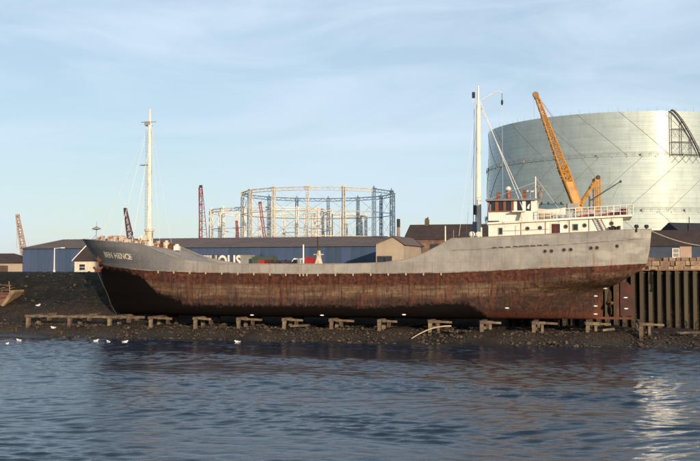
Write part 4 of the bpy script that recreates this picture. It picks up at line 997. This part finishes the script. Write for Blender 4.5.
# lamp posts
def post(px, pyt, Y, label, arm=True, r=.1, m=white, name="lamp_post", cat="lamp post"):
    c = W(px, pyt, Y); t_ = thing(name, label, cat, (c.x, c.y, GZ)); H = c.z - GZ
    q = MB(); q.tube((0, 0, -.2), (0, 0, H), r * 1.2, r * .8, 8); q.lathe((0, 0, -.1), [(r * 2, 0), (r * 2, .5), (r * 1.3, .6)], 8); q.obj("pole", m, t_)
    if arm:
        q = MB(); q.tube((0, 0, H - .1), (1.5, -.2, H + .05), r * .5); q.obj("arm", m, t_); q = MB(); q.box((1.6, -.2, H + .02), (.7, .3, .16)); q.obj("lamp_head", m, t_)
post(54.5, 248, 176, "white lamp post in front of the left part of the blue shed")
post(445.3, 226, 160, "plain white pole in front of the brown-roofed brick building", arm=False, r=.12, name="yard_pole", cat="pole")
post(453.5, 230, 158, "short thin grey pole right of the plain white pole by the brick building", arm=False, r=.06, m=greybox, name="yard_pole", cat="pole")
# chimney stack beyond
c = W(398.5, 219, 260); b0 = GZ; ch = thing("chimney_stack", "slim tan chimney stack with dark top between the gabled shed and brick building", "chimney", (c.x, c.y, GZ))
q = MB(); q.tube((0, 0, -.3), (0, 0, c.z - GZ - 2.2), .55, .42, 12); q.obj("shaft", mat("pinkish_brick_stack", (.30, .20, .15), (.2, .13, .1), .6, .85), ch); q = MB(); q.tube((0, 0, c.z - GZ - 2.2), (0, 0, c.z - GZ), .45, .45, 12); q.obj("cowl", black, ch)

# ------------------------------------------------------------------ lattice helper and cranes
def lattice(mb, a, c, w0, w1, bays, r=.06, rl=.04, side=None):
    a, c = Vector(a), Vector(c); d = (c - a).normalized(); s1 = (side or Vector((0, 1, 0))); s1 = (s1 - d * s1.dot(d)).normalized(); s2 = d.cross(s1)
    def cor(k):
        f = k / bays; p = a.lerp(c, f); w_ = (w0 + (w1 - w0) * f) / 2
        return [p + s1 * x * w_ + s2 * y * w_ for x, y in ((-1, -1), (1, -1), (1, 1), (-1, 1))]
    prev = cor(0)
    for k in range(1, bays + 1):
        cur = cor(k)
        for i in range(4): mb.tube(prev[i], cur[i], r, r, 5); mb.tube(prev[i], cur[(i + 1) % 4] if k % 2 else cur[i - 1], rl, rl, 4); mb.tube(cur[i], cur[(i + 1) % 4], rl, rl, 4)
        prev = cur
YC = 150
p0 = W(579, 210, YC); p1 = W(536, 95, YC)
cr = thing("crawler_crane", "yellow crane with tall leaning lattice boom standing behind the ship's bridge", "crane", (p0.x + .8, YC, GZ), 0)
def rel(p): return Vector(p) - cr.location
q = MB(); lattice(q, rel(p0), rel(W(562, 166, YC)), 1.05, 1.2, 9, .17, .12, Vector((1, 0, 0))); 
lattice(q, rel(W(562, 166, YC)), rel(p1), 1.1, .45, 20, .10, .055, Vector((1, 0, 0)))
q.add([rel(W(568.5, 182, YC)) + Vector((x, y, 0)) for x, y in ((-.55, -.7), (.55, -.7))] + [rel(W(579, 211, YC)) + Vector((x, -.7, 0)) for x in (.55, -.55)], [(0, 1, 2, 3)])
boom = q.obj("boom", yellow, cr)
q = MB(); q.lathe(rel(p1) + Vector((-.1, -.1, 0)), [(.45, 0), (.5, .1), (.45, .3)], 12, 'Y'); q.box(rel(W(536.5, 97.5, YC)), (.6, .7, .5)); q.obj("boom_head", mat("dark_yellow_head", (.3, .17, .06)), boom)
gt = W(596.5, 178.5, YC)
q = MB(); 
for y in (-.8, .8):
    q.tube(rel(W(580, 206, YC)) + Vector((0, y, 0)), rel(gt) + Vector((0, y, 0)), .22, .2, 6)
for y in (-.8, .8):
    for dx in (-.35, .35): q.tube(rel(W(597, 222, YC)) + Vector((dx, y, -3)), rel(gt) + Vector((dx, y, 0)), .13, .13, 6)
for k in range(10):
    z = rel(gt).z - .5 - k * .75; q.tube((rel(gt).x - .35, -.8, z), (rel(gt).x + .35, -.8, z - .35), .06)
q.tube(rel(gt) + Vector((0, -1, 0)), rel(gt) + Vector((0, 1, 0)), .25)
q.obj("gantry", yellow, cr)
q = MB(); q.lathe(rel(gt) + Vector((0, -.9, .1)), [(.3, 0), (.34, .1), (.3, .2)], 12, 'Y'); q.obj("sheave", black, cr)
q = MB(); q.bb(-2.6, 4.6, -1.6, 1.6, 1.1, 3.6); q.bb(-3.0, -1.2, -1.7, -.2, 1.3, 4.2); q.obj("machinery_house", yellow, cr)
q = MB(); q.bb(-3.02, -1.4, -1.73, -.4, 2.7, 3.9); q.obj("cab_window", glass, cr)
for y in (-2.0, 2.0): q = MB(); q.prism([(-3.2, .25), (-2.8, 0), (2.8, 0), (3.2, .25), (3.2, .75), (2.8, 1.0), (-2.8, 1.0), (-3.2, .75)], y - .4, y + .4); q.obj("crawler_track", black, cr)
q = MB(); q.lathe((0, 0, .8), [(1.2, 0), (1.2, .35)], 16); q.obj("slewing_ring", black, cr)
q = MB()
for y in (-.25, .25): q.tube(rel(p1) + Vector((0, y, .2)), rel(gt) + Vector((0, y, 0)), .03, .03, 4)
q.tube(rel(p1) + Vector((-.4, 0, 0)), rel(W(534.5, 120, YC)), .015, .015, 4); q.obj("hoist_wire", wire_m, cr)
q = MB(); p = rel(W(573, 207, YC)); q.box(p + Vector((-.4, -1.2, 0)), (1.6, .8, .9)); q.obj("winch_box", greybox, cr)

def far_crane(pts, Y, m, label, w0, w1, bays, body=True, r=.07, gname=None, extra=()):
    a = W(*pts[0], Y); c = W(*pts[1], Y); t_ = thing("lattice_crane", label, "crane", (a.x, Y, GZ)); 
    q = MB(); lattice(q, (0, 0, a.z - GZ), (c.x - a.x, 0, c.z - GZ), w0, w1, bays, r, r * .7, Vector((1, 0, 0))); q.obj("boom", m, t_)
    q = MB(); q.box((c.x - a.x, 0, c.z - GZ + .1), (w1 * 1.3, w1, .7)); q.obj("boom_head", black if Y < 250 else m, t_)
    q = MB(); q.bb(-1.5, 3.0, -1.3, 1.3, 1.0, 3.2); q.obj("cab", m, t_); q = MB(); q.bb(-2.4, 2.4, -1.7, 1.7, 0, .95); q.obj("crawler_track", black, t_)
    if extra:
        q = MB()
        for e0, e1, rr_ in extra: A = W(*e0, Y); B = W(*e1, Y); q.tube(Vector((A.x - a.x, 0, A.z - GZ)), Vector((B.x - a.x, 0, B.z - GZ)), rr_, rr_, 5)
        q.obj("back_stay", m, t_)
    return t_
def rd_tower(px0, px1, pyt, pyb, Y, m, label):
    """boom seen as a narrow right-angled triangle: upright on the left, stay on the right"""
    fr_ = lambda px, py: W(px, py, Y)
    a = fr_(px0, 262); t_ = thing("lattice_crane", label, "crane", (a.x, Y, GZ)); q = MB()
    T = fr_(px0 + 1.2, pyt); wB = fr_(px1, pyb).x - fr_(px0, pyb).x; wT = 1.0; n = 12; zb_ = fr_(px0, pyb).z - GZ; zt_ = T.z - GZ
    pl = pr_ = None
    for k in range(n + 1):
        f = k / n; z = zb_ + (zt_ - zb_) * f; wl_ = wB + (wT - wB) * f; xl = (T.x - a.x - .5) * f
        L_ = Vector((xl, -.4, z)); R_ = Vector((xl + wl_, -.4, z)); 
        if pl: q.tube(pl, L_, .17, .17, 4); q.tube(pr_, R_, .10, .10, 4); q.tube(pl if k % 2 else pr_, R_ if k % 2 else L_, .05, .05, 4)
        if k % 2 == 0: q.tube(L_, R_, .08, .08, 4)
        pl, pr_ = L_, R_
    lattice(q, (.2, .2, 1), (T.x - a.x, .2, zt_), 1.1, .7, 14, .07, .05, Vector((1, 0, 0)))
    q.obj("boom", m, t_); q = MB(); q.bb(-1.2, 3.6, -1.3, 1.3, 1.0, 3.6); q.obj("cab", m, t_); q = MB(); q.bb(-2, 4, -1.8, 1.8, 0, .95); q.obj("crawler_track", black, t_)
    q = MB(); q.box((T.x - a.x, 0, zt_ + .3), (.9, .9, .8)); q.obj("boom_head", black, t_)
    return t_
rd_tower(199.6, 207.2, 187.5, 238, 300, red, "slender red lattice crane boom standing left of the gasholder frames")
far_crane(((131, 242), (125.5, 210.5)), 170, darkred, "small dark red lattice boom rising behind the forecastle", 1.0, .45, 9, extra=(((131.5, 235), (133, 232), .1), ((126, 211), (133, 234), .05)))
far_crane(((25.5, 262), (17.5, 215.5)), 330, tan, "faded tan crane boom beyond the sheds at the far left", 1.9, .9, 9, r=.15, extra=(((17, 216), (16.8, 248), .06), ((17.8, 216), (30, 262), .05)))
far_crane(((268, 262), (260, 203)), 330, red, "faint red crane boom rising between the pale gasholder columns", .9, .8, 13, r=.09)
far_crane(((240, 262), (236.5, 222)), 330, red, "short faint red crane boom at the foot of the leftmost gasholder columns", 1.2, .6, 8, r=.09)

# ------------------------------------------------------------------ gasholder guide frames
def guide_frame(pxc, Rpx, D, pytop, ncol, phase, label, colr, rings, two_tone=None, colw=.9, thick=.16, brace=True, name="guide_framed_gasometer"):
    Rr = Rpx / F * D * 1.0; cx = (pxc - 350) / F * D; H = CAMZ + (270 - pytop) / F * (D - Rr) - GZ
    t_ = thing(name, label, "gasholder frame", (cx, D, GZ))
    P = []
    cms = {}
    for k in range(ncol):
        ang = R(phase + 360 / ncol * k); x, y = Rr * math.sin(ang), -Rr * math.cos(ang); P.append(Vector((x, y, 0)))
        m = colr
        if two_tone and (two_tone[1](math.degrees(ang) % 360)): m = two_tone[0]
        key = m.name
        if key not in cms:
            q = MB(); n = max(6, int(H / 2.0)); w_ = colw / 2
            lattice(q, (0, 0, 0), (0, 0, H), colw, colw * .8, n, thick, thick * .6, Vector((1, 0, 0))); q.box((0, 0, H + .15), (colw * 1.3, colw * 1.3, .3)); q.lathe((0, 0, H + .3), [(.16, 0), (.28, .3), (.16, .7), (.05, .9)], 8)
            cms[key] = q.mesh("column", m)
        c = link("column", cms[key], t_, P[-1], ang)
    for h, rr_, dbl in rings:
        for k in range(ncol):
            A, B = P[k], P[(k + 1) % ncol]; ang = (phase + 360 / ncol * (k + .5)) % 360
            m = two_tone[0] if two_tone and two_tone[1](ang) else colr
            q = MB(); z = H * h; q.tube(A + Vector((0, 0, z)), B + Vector((0, 0, z)), rr_, rr_, 5)
            if dbl:
                z2 = z - 1.1; q.tube(A + Vector((0, 0, z2)), B + Vector((0, 0, z2)), rr_ * .8, rr_ * .8, 5)
                for j in range(6): q.tube(A.lerp(B, j / 6) + Vector((0, 0, z if j % 2 else z2)), A.lerp(B, (j + 1) / 6) + Vector((0, 0, z2 if j % 2 else z)), rr_ * .5, rr_ * .5, 4)
            q.obj("ring_girder", m, t_)
    if brace:
        hs = [0] + sorted(h for h, _, _ in rings)
        for k in range(ncol):
            A, B = P[k], P[(k + 1) % ncol]; ang = (phase + 360 / ncol * (k + .5)) % 360
            m = two_tone[0] if two_tone and two_tone[1](ang) else colr
            q = MB()
            for h0, h1 in zip(hs, hs[1:]): q.tube(A + Vector((0, 0, H * h0)), B + Vector((0, 0, H * h1)), .05, .05, 4); q.tube(B + Vector((0, 0, H * h0)), A + Vector((0, 0, H * h1)), .05, .05, 4)
            q.obj("cross_brace", m, t_)
    return t_
blue_sector = lambda d: 36 < d < 300
guide_frame(318.5, 76, 380, 186.5, 14, -6, "large gasholder guide frame with cream front columns and blue-grey columns at its right", framecream,
            ((1.0, .20, True), (.72, .16, False), (.42, .16, False)), (steelblue, lambda d: 36 < d < 268), 1.1, .14)
guide_frame(271, 61, 430, 207, 15, 4, "lower white gasholder guide frame overlapping the left side of the large one", framewhite, ((1.0, .30, True), (.68, .22, False), (.36, .22, False)), None, 1.1, .2, brace=True)
guide_frame(339, 27, 470, 214, 9, 5, "small white gasholder guide frame seen inside the right half of the large one", framewhite, ((1.0, .5, False), (.45, .25, False)), None, 1.1, .24, brace=True)

# ------------------------------------------------------------------ the big gasholder
D = 345.0; GR = 45.5; gx = (618.5 - 350) / F * D
ghd = thing("gasholder", "huge silver spiral-guided gasholder with a bright sun streak at the right", "gasholder", (gx, D, GZ))
def hz_(py): return CAMZ + (270 - py) / F * (D - GR) - GZ
H3, H2, H1 = hz_(110.2), hz_(155.5), hz_(211.5)
silver = bpy.data.materials.new("aluminium_paint"); silver.use_nodes = True; t = silver.node_tree; b = t.nodes['Principled BSDF']
b.inputs['Metallic'].default_value = .62; b.inputs['Roughness'].default_value = .66; b.inputs['Coat Weight'].default_value = .8; b.inputs['Coat Roughness'].default_value = .095; b.inputs['Coat IOR'].default_value = 1.7
tcg = nn(t, "ShaderNodeTexCoord"); spg = nn(t, "ShaderNodeSeparateXYZ"); t.links.new(tcg.outputs['Object'], spg.inputs[0])
n1 = noisen(t, .35, 7, .6, (1, 1, .5)); 
cc = ramp(t, [(.35, (0.37, 0.425, 0.40)), (.65, (0.42, 0.48, 0.45))]); t.links.new(n1, cc.inputs[0])
ng2 = noisen(t, .9, 8, .7, (1, 1, .12)); st_ = ramp(t, [(.52, 0.0), (.70, .35)]); t.links.new(ng2, st_.inputs[0])
at_ = mathn(t, 'MULTIPLY', mathn(t, 'ARCTAN2', spg.outputs['Y'], spg.outputs['X']), 45.5)
cbg = nn(t, "ShaderNodeCombineXYZ"); t.links.new(at_, cbg.inputs[0]); t.links.new(spg.outputs['Z'], cbg.inputs[1])
bkg = nn(t, "ShaderNodeTexBrick"); bkg.inputs['Scale'].default_value = 1; bkg.inputs['Brick Width'].default_value = 5.5; bkg.inputs['Row Height'].default_value = 1.35; bkg.inputs['Mortar Size'].default_value = .03
bkg.inputs['Color1'].default_value = (.90, .90, .90, 1); bkg.inputs['Color2'].default_value = (1.05, 1.05, 1.05, 1); bkg.inputs['Mortar'].default_value = (.8, .79, .77, 1); t.links.new(cbg.outputs[0], bkg.inputs['Vector'])
gcol = mixc(t, st_.outputs[0], cc.outputs[0], (0.27, 0.26, 0.22))
mg = nn(t, "ShaderNodeMix"); mg.data_type = 'RGBA'; mg.blend_type = 'MULTIPLY'; mg.inputs['Factor'].default_value = .8; t.links.new(gcol, mg.inputs['A']); t.links.new(bkg.outputs['Color'], mg.inputs['B'])
t.links.new(mg.outputs['Result'], b.inputs['Base Color'])
bnm = nn(t, "ShaderNodeBump"); bnm.inputs['Strength'].default_value = .05; bnm.inputs['Distance'].default_value = .1
t.links.new(noisen(t, .5, 4, .5), bnm.inputs['Height']); t.links.new(bnm.outputs[0], b.inputs['Normal'])
for nm, z0, z1, rad in (("bottom_lift", -1, H1, GR + 1.2), ("middle_lift", H1, H2, GR + .6), ("top_lift", H2, H3, GR)):
    q = MB(); n = 192; vs = []; fs = []
    for i in range(n):
        a_ = 2 * math.pi * i / n
        for z in (z0, z1): vs.append((rad * math.cos(a_), rad * math.sin(a_), z))
    for i in range(n): j = (i + 1) % n; fs.append((2 * i, 2 * j, 2 * j + 1, 2 * i + 1))
    q.add(vs, fs); q.obj(nm, silver, ghd, True)
    # plate seams as raised rings
    q = MB(); step = 1.35; z = z0 + step if nm != "bottom_lift" else step
    while z < z1 - .5:
        vs = []; fs = []
        for i in range(n):
            a_ = 2 * math.pi * i / n
            for rr_, dz in ((rad - .01, -.05), (rad + .025, -.02), (rad + .025, .02), (rad - .01, .05)): vs.append((rr_ * math.cos(a_), rr_ * math.sin(a_), z + dz))
        for i in range(n):
            j = (i + 1) % n
            for k in range(3): fs.append((4 * i + k, 4 * j + k, 4 * j + k + 1, 4 * i + k + 1))
        q.add(vs, fs); z += step
    so = q.obj("plate_seam", silver, ghd); so['kind'] = 'stuff'
vs = []; fs = []; n = 96; rings_ = 10
for k in range(rings_ + 1):
    rr_ = GR * (1 - k / rings_); z = H3 + 3.0 * (1 - (rr_ / GR) ** 2) * .15
    for i in range(n): a_ = 2 * math.pi * i / n; vs.append((rr_ * math.cos(a_), rr_ * math.sin(a_), z))
for k in range(rings_):
    for i in range(n): j = (i + 1) % n; fs.append((k * n + i, k * n + j, (k + 1) * n + j, (k + 1) * n + i))
q = MB(); q.add(vs, fs); q.obj("crown", silver, ghd, True)
rail_m = mat("grey_guide_rail", (0.33, 0.32, 0.27), (0.24, 0.23, 0.19), .5, .6)
def helix(z0, z1, rad, dirn, w_=.055):
    q = MB(); n = 16; pts = []
    for k in range(n + 1):
        f = k / n; z = z0 + (z1 - z0) * f; a_ = dirn * (z - z0) * 1.12 / rad; pts.append(Vector((rad * math.sin(a_), -rad * math.cos(a_), z)))
    q.path(pts, w_, 4); return q.mesh("guide_rail", rail_m)
NR = 22
for (z0, z1, rad, dirn, ph_) in ((H2, H3, GR + .05, -1, 5.0), (H1, H2, GR + .65, 1, 3.0), (.2, H1, GR + 1.25, -1, 8)):
    me_ = helix(z0, z1, rad, dirn)
    for k in range(NR): link("guide_rail", me_, ghd, (0, 0, 0), R(ph_ + 360 / NR * k))
# walkways with brackets and handrail
def walkway(z, rad, name, w_=.8, rail=True):
    q = MB(); n = 120; vs = []; fs = []
    for i in range(n):
        a_ = 2 * math.pi * i / n
        for rr_, zz in ((rad, z), (rad + w_, z), (rad + w_, z - .07), (rad, z - .07)): vs.append((rr_ * math.cos(a_), rr_ * math.sin(a_), zz))
    for i in range(n):
        j = (i + 1) % n
        for k in range(4): fs.append((4 * i + k, 4 * j + k, 4 * j + (k + 1) % 4, 4 * i + (k + 1) % 4))
    q.add(vs, fs); wk = q.obj(name, silver, ghd)
    if rail:
        q = MB(); pr_ = None
        for i in range(n + 1):
            a_ = 2 * math.pi * i / n; p = Vector(((rad + w_ - .06) * math.cos(a_), (rad + w_ - .06) * math.sin(a_), z))
            if i < n: q.tube(p, p + Vector((0, 0, 1.15)), .045, .045, 4)
            if pr_:
                for h in (.6, 1.15): q.tube(pr_ + Vector((0, 0, h)), p + Vector((0, 0, h)), .03, .03, 4)
            pr_ = p
        q.obj("handrail", rail_m, wk)
    q = MB()
    for i in range(66):
        a_ = 2 * math.pi * (i + .3) / 66; c_, s_ = math.cos(a_), math.sin(a_)
        q.box(((rad + w_ * .5) * c_, (rad + w_ * .5) * s_, z - .3), (w_ * .8, .2, .4), a_); 
        if i % 3 == 0: q.box(((rad + w_ * .8) * c_, (rad + w_ * .8) * s_, z + .4), (.5, .4, .8), a_)
    q.obj("roller_bracket", mat("grey_bracket", (.36, .35, .30), (.26, .25, .21), .5, .6), wk)
walkway(H2, GR + .02, "upper_walkway"); walkway(H1, GR + .62, "lower_walkway")
q = MB(); q.tube((0, 0, 0), (0, 0, 1), .045, .04, 5); rs_ = q.mesh('rim_stanchion', rail_m)
for i in range(96):
    a_ = 2 * math.pi * i / 96; link('rim_stanchion', rs_, ghd, ((GR - .1) * math.cos(a_), (GR - .1) * math.sin(a_), H3), 0, (1, 1, 1.5 if i % 4 == 0 else .9))
# external stair lattice (curved) at the right of the top lift
q = MB(); rad = GR + .9
def cyl(ang, z, r_=rad): return Vector((r_ * math.sin(ang), -r_ * math.cos(ang), z))
a0 = None
import itertools
def ang_of(px): # angle on the cylinder whose front is seen at px
    u = (px - 618.5) / F * D / GR; return math.asin(max(-1, min(1, u * .885)))+ 0.0
phi0 = math.atan2(gx, D)
def cang(px):
    best = None
    for k in range(-900, 901):
        a_ = k / 1000; x = gx + rad * math.sin(a_ - phi0); y = D - rad * math.cos(a_ - phi0); e_ = abs(350 + F * x / y - px)
        if best is None or e_ < best[0]: best = (e_, a_ - phi0)
    return best[1]
A0 = cang(673); A1 = cang(702)
def zc(f): return H3 + .2 - (H3 - H2) * f ** 1.35 * 1.03
N = 16; pts = [cyl(A0 + (A1 - A0) * k / N, zc(k / N)) for k in range(N + 1)]
q.path(pts, .22, 6); pts2 = [cyl(A0 + (A1 - A0) * k / N, zc(k / N), rad + .9) for k in range(N + 1)]; q.path(pts2, .14, 6)
for p, p2 in zip(pts, pts2): q.tube(p, p2, .07, .07, 4)
for f in (0.0, .33, .66):
    a_ = A0 + (A1 - A0) * f; q.tube(cyl(a_, H2), cyl(a_, zc(f)), .13, .13, 5)
for py in (126, 139, 151.5):
    z = hz_(py) - .8; f = min(1, max(0, ((H3 + .2 - z) / ((H3 - H2) * 1.03)) ** (1 / 1.35)))
    q.path([cyl(A0 + (A1 - A0) * f * k / 6, z) for k in range(7)], .11, 4)
    for k in range(4):
        g0, g1 = f * k / 4, f * (k + 1) / 4; q.tube(cyl(A0 + (A1 - A0) * g0, z), cyl(A0 + (A1 - A0) * g1, z - 2.6), .04, .04, 4); q.tube(cyl(A0 + (A1 - A0) * g1, z), cyl(A0 + (A1 - A0) * g0, z - 2.6), .04, .04, 4)
q.obj("curved_stair_frame", mat("brown_grey_steel", (.13, .10, .085)), ghd)

def mud_hit(px, py):
    for Y in np.arange(100, 150, .2):
        p = W(px, py, Y); v = p - SF.p; s = v.dot(SF.e); o = v.dot(SF.n)
        z = float(gfn(np.array([s]), np.array([o]))[0])
        if z >= p.z: return Vector((p.x, p.y, z))
    return W(px, py, 120)
bh_ = mud_hit(10, 305)
# ------------------------------------------------------------------ wrecked barge on the mud at the left
fr = Frame(bh_.y - 8, R(12)); fr = Frame((Vector((bh_.x, bh_.y, 0)).dot(Vector((math.sin(R(12)), math.cos(R(12)), 0)))) / math.cos(R(12)), R(12)); a = fr.L(-32, 303); c = fr.L(23, 291)
wb = thing("wrecked_barge", "derelict brown wooden barge lying on the mud at the left edge", "barge", fr.world(a[0], 0, a[2] - .2), fr.rot())
L_ = c[0] - a[0] - 1.3; ztop = fr.L(20, 291)[2] - (a[2] - .2)
brownwood = mat("rotten_brown_planks", (0.16, 0.085, 0.055), (0.07, 0.04, 0.03), 1.2, .9, bump=.7, bscale=3, vary=.25); palewood = mat("bleached_planks", (.27, .18, .11), (.13, .085, .055), 1.2, .9, bump=.5, vary=.2)
q = MB(); q.prism([(0.2, -.6), (L_ - 2.2, -.6), (L_ - .2, ztop - .25), (0.2, ztop - .1)], .1, 2.2); q.obj("hull", brownwood, wb)
for k in range(5):
    z0 = -.55 + k * (ztop + .45) / 5; z1 = z0 + (ztop + .45) / 5 - .05; e0 = L_ - 2.2 + (z0 + .6) / (ztop + .35) * 2.0; e1 = L_ - 2.2 + (z1 + .6) / (ztop + .35) * 2.0
    q = MB(); q.prism([(0, z0), (e0, z0), (e1, z1), (0, z1)], 0.0 - .02 * (k % 2), .1); q.obj("plank", brownwood, wb)
q = MB(); q.prism([(L_ - 2.4, -.55), (L_ - 2.0, -.65), (L_ + .1, ztop - .1), (L_ + .1, ztop + .15), (L_ - .5, ztop + .1)], -.12, 2.3); q.obj("bow_ramp", palewood, wb)
q = MB()
for x in (L_ - 6.5, L_ - 4.6, L_ - .9, L_ - 2.7): q.tube((x, .2, ztop - .3), (x + random.uniform(-.2, .2), .2, ztop + random.uniform(.8, 1.7)), .09, .07)
q.tube((L_ - 4.6, .2, ztop + 1.0), (L_ - .9, .2, ztop + .8), .05); q.tube((L_ - 7.8, .2, ztop + .2), (L_ - 4.4, .25, ztop + 1.5), .12); q.tube((L_ - 8, .2, ztop + 1.8), (L_ - 6, .25, ztop + 1.2), .1)
q.obj("broken_rail", palewood, wb)
for k in range(9):
    q = MB(); x = random.uniform(2.5, L_ - 1.2); wobbox(q, (x - random.uniform(.6, 1.8), random.uniform(.3, 1.8), ztop + random.uniform(-.1, .2)), (x + random.uniform(.5, 1.2), random.uniform(.3, 1.8), ztop + random.uniform(0, .9)), .22, .07); q.obj("loose_plank", brownwood if k % 3 else palewood, wb)
q = MB(); q.tube((0, -.15, ztop - .8), (L_ - 1.3, -.15, ztop - .8), .1); q.obj("rubbing_strake", mat("reddish_strake", (.2, .07, .05)), wb)
# ------------------------------------------------------------------ curved pole on the foreshore
q = MB(); A = W(411.5, 338.5, 113.2); B = W(451, 326, 115.5); pts = []
for k in range(19):
    f = k / 18; p = A.lerp(B, f); p.z += .42 * math.sin(math.pi * f) ** .9; pts.append(p)
for k in range(18): q.tube(pts[k], pts[k + 1], .055 + .035 * k / 18, .055 + .035 * (k + 1) / 18, 7)
pl = q.obj("curved_pole", mat("bleached_driftwood", (.50, .42, .30), (.36, .28, .19), 2, .8)); tag(pl, "pale curved pole lying on the mud below the middle of the ship", "pole")
# debris timbers
lab = ["short dark timber half buried in mud under the ship's middle", "stray timber baulk on the mud beneath the propeller", "stray timber on the mud in front of the sheet piles"]
for (px, py, Y, L2, rz_), lb_ in zip(((300, 326, 118, 2.4, .1), (608, 330, 110, 1.6, .4), (690, 333, 108, 2.2, -.1)), lab):
    p = W(px, py, Y); q = MB(); wobbox(q, (-L2 / 2, 0, 0), (L2 / 2, 0, .1), .3, .25); o_ = q.obj("stray_timber", timber); o_.location = p; o_.rotation_euler[2] = rz_; tag(o_, lb_, "timber")
# ------------------------------------------------------------------ gulls
gb = MB(); prof = [(.01, -.30), (.05, -.24), (.10, -.08), (.115, .06), (.085, .18), (.05, .24)]
gb.lathe((0, 0, 0), prof, 10, 'X')
def gull_proto():
    g = thing("gull", "", "gull"); 
    q = MB(); q.lathe((0, 0, .08), [(.01, -.34), (.06, -.24), (.12, -.06), (.13, .08), (.09, .2), (.03, .26)], 10, 'X')
    q.lathe((.25, 0, .20), [(.03, -.09), (.06, -.02), (.065, .04), (.03, .09)], 8, 'X'); q.tube((.18, 0, .1), (.25, 0, .2), .07, .055, 8); q.obj("body", feather, g, True)
    for s_ in (-1, 1):
        q = MB(); q.add([(.12, s_ * .11, .13), (-.05, s_ * .135, .15), (-.38, s_ * .05, .17), (-.1, s_ * .10, .06)], [(0, 1, 2, 3)]); q.add([(.12, s_ * .125, .13), (-.05, s_ * .15, .15), (-.38, s_ * .06, .17), (-.1, s_ * .115, .06)], [(0, 1, 2, 3)]); q.obj("wing", featherg, g)
    q = MB(); q.tube((.33, 0, .2), (.41, 0, .185), .018, .006, 6); q.obj("beak", beakm, g)
    return g
gp = gull_proto(); spots = [(7, 343, "white gull floating at the far left edge of the river"), (19, 339.5, "second white gull from the left, floating near the muddy bay"), (96, 340, "left one of the two neighbouring gulls afloat below the bow"),
         (108.5, 341, "middle gull afloat at the water's edge below the bow"), (125, 341, "right gull of those afloat at the water's edge below the bow"), (237.5, 341, "lone gull at the water's edge below the forward part of the hull")]
mud_sp = [(38, 306, 131, "gull standing on the mud slope beside the wrecked barge"), (53.5, 328.5, None, "gull standing on the mud between the first two trestles")]
allg = []
for i, (px, py, lb_) in enumerate(spots):
    Y = CAMZ * F / (py + 1.2 - 270); p = W(px, py, Y); p.z = .0; allg.append((p, lb_))
for px, py, Y, lb_ in mud_sp: p = mud_hit(px, py + 1); p.z += .1; allg.append((p, lb_))
for i, (p, lb_) in enumerate(allg):
    g = gp if i == 0 else copy_tree(gp)
    g.location = p; g.rotation_euler = (0, 0, random.uniform(-1, 1) + (math.pi if i % 2 else 0)); sc_ = 1.1; g.scale = (sc_,) * 3; tag(g, lb_, "gull", "gulls along the water's edge")
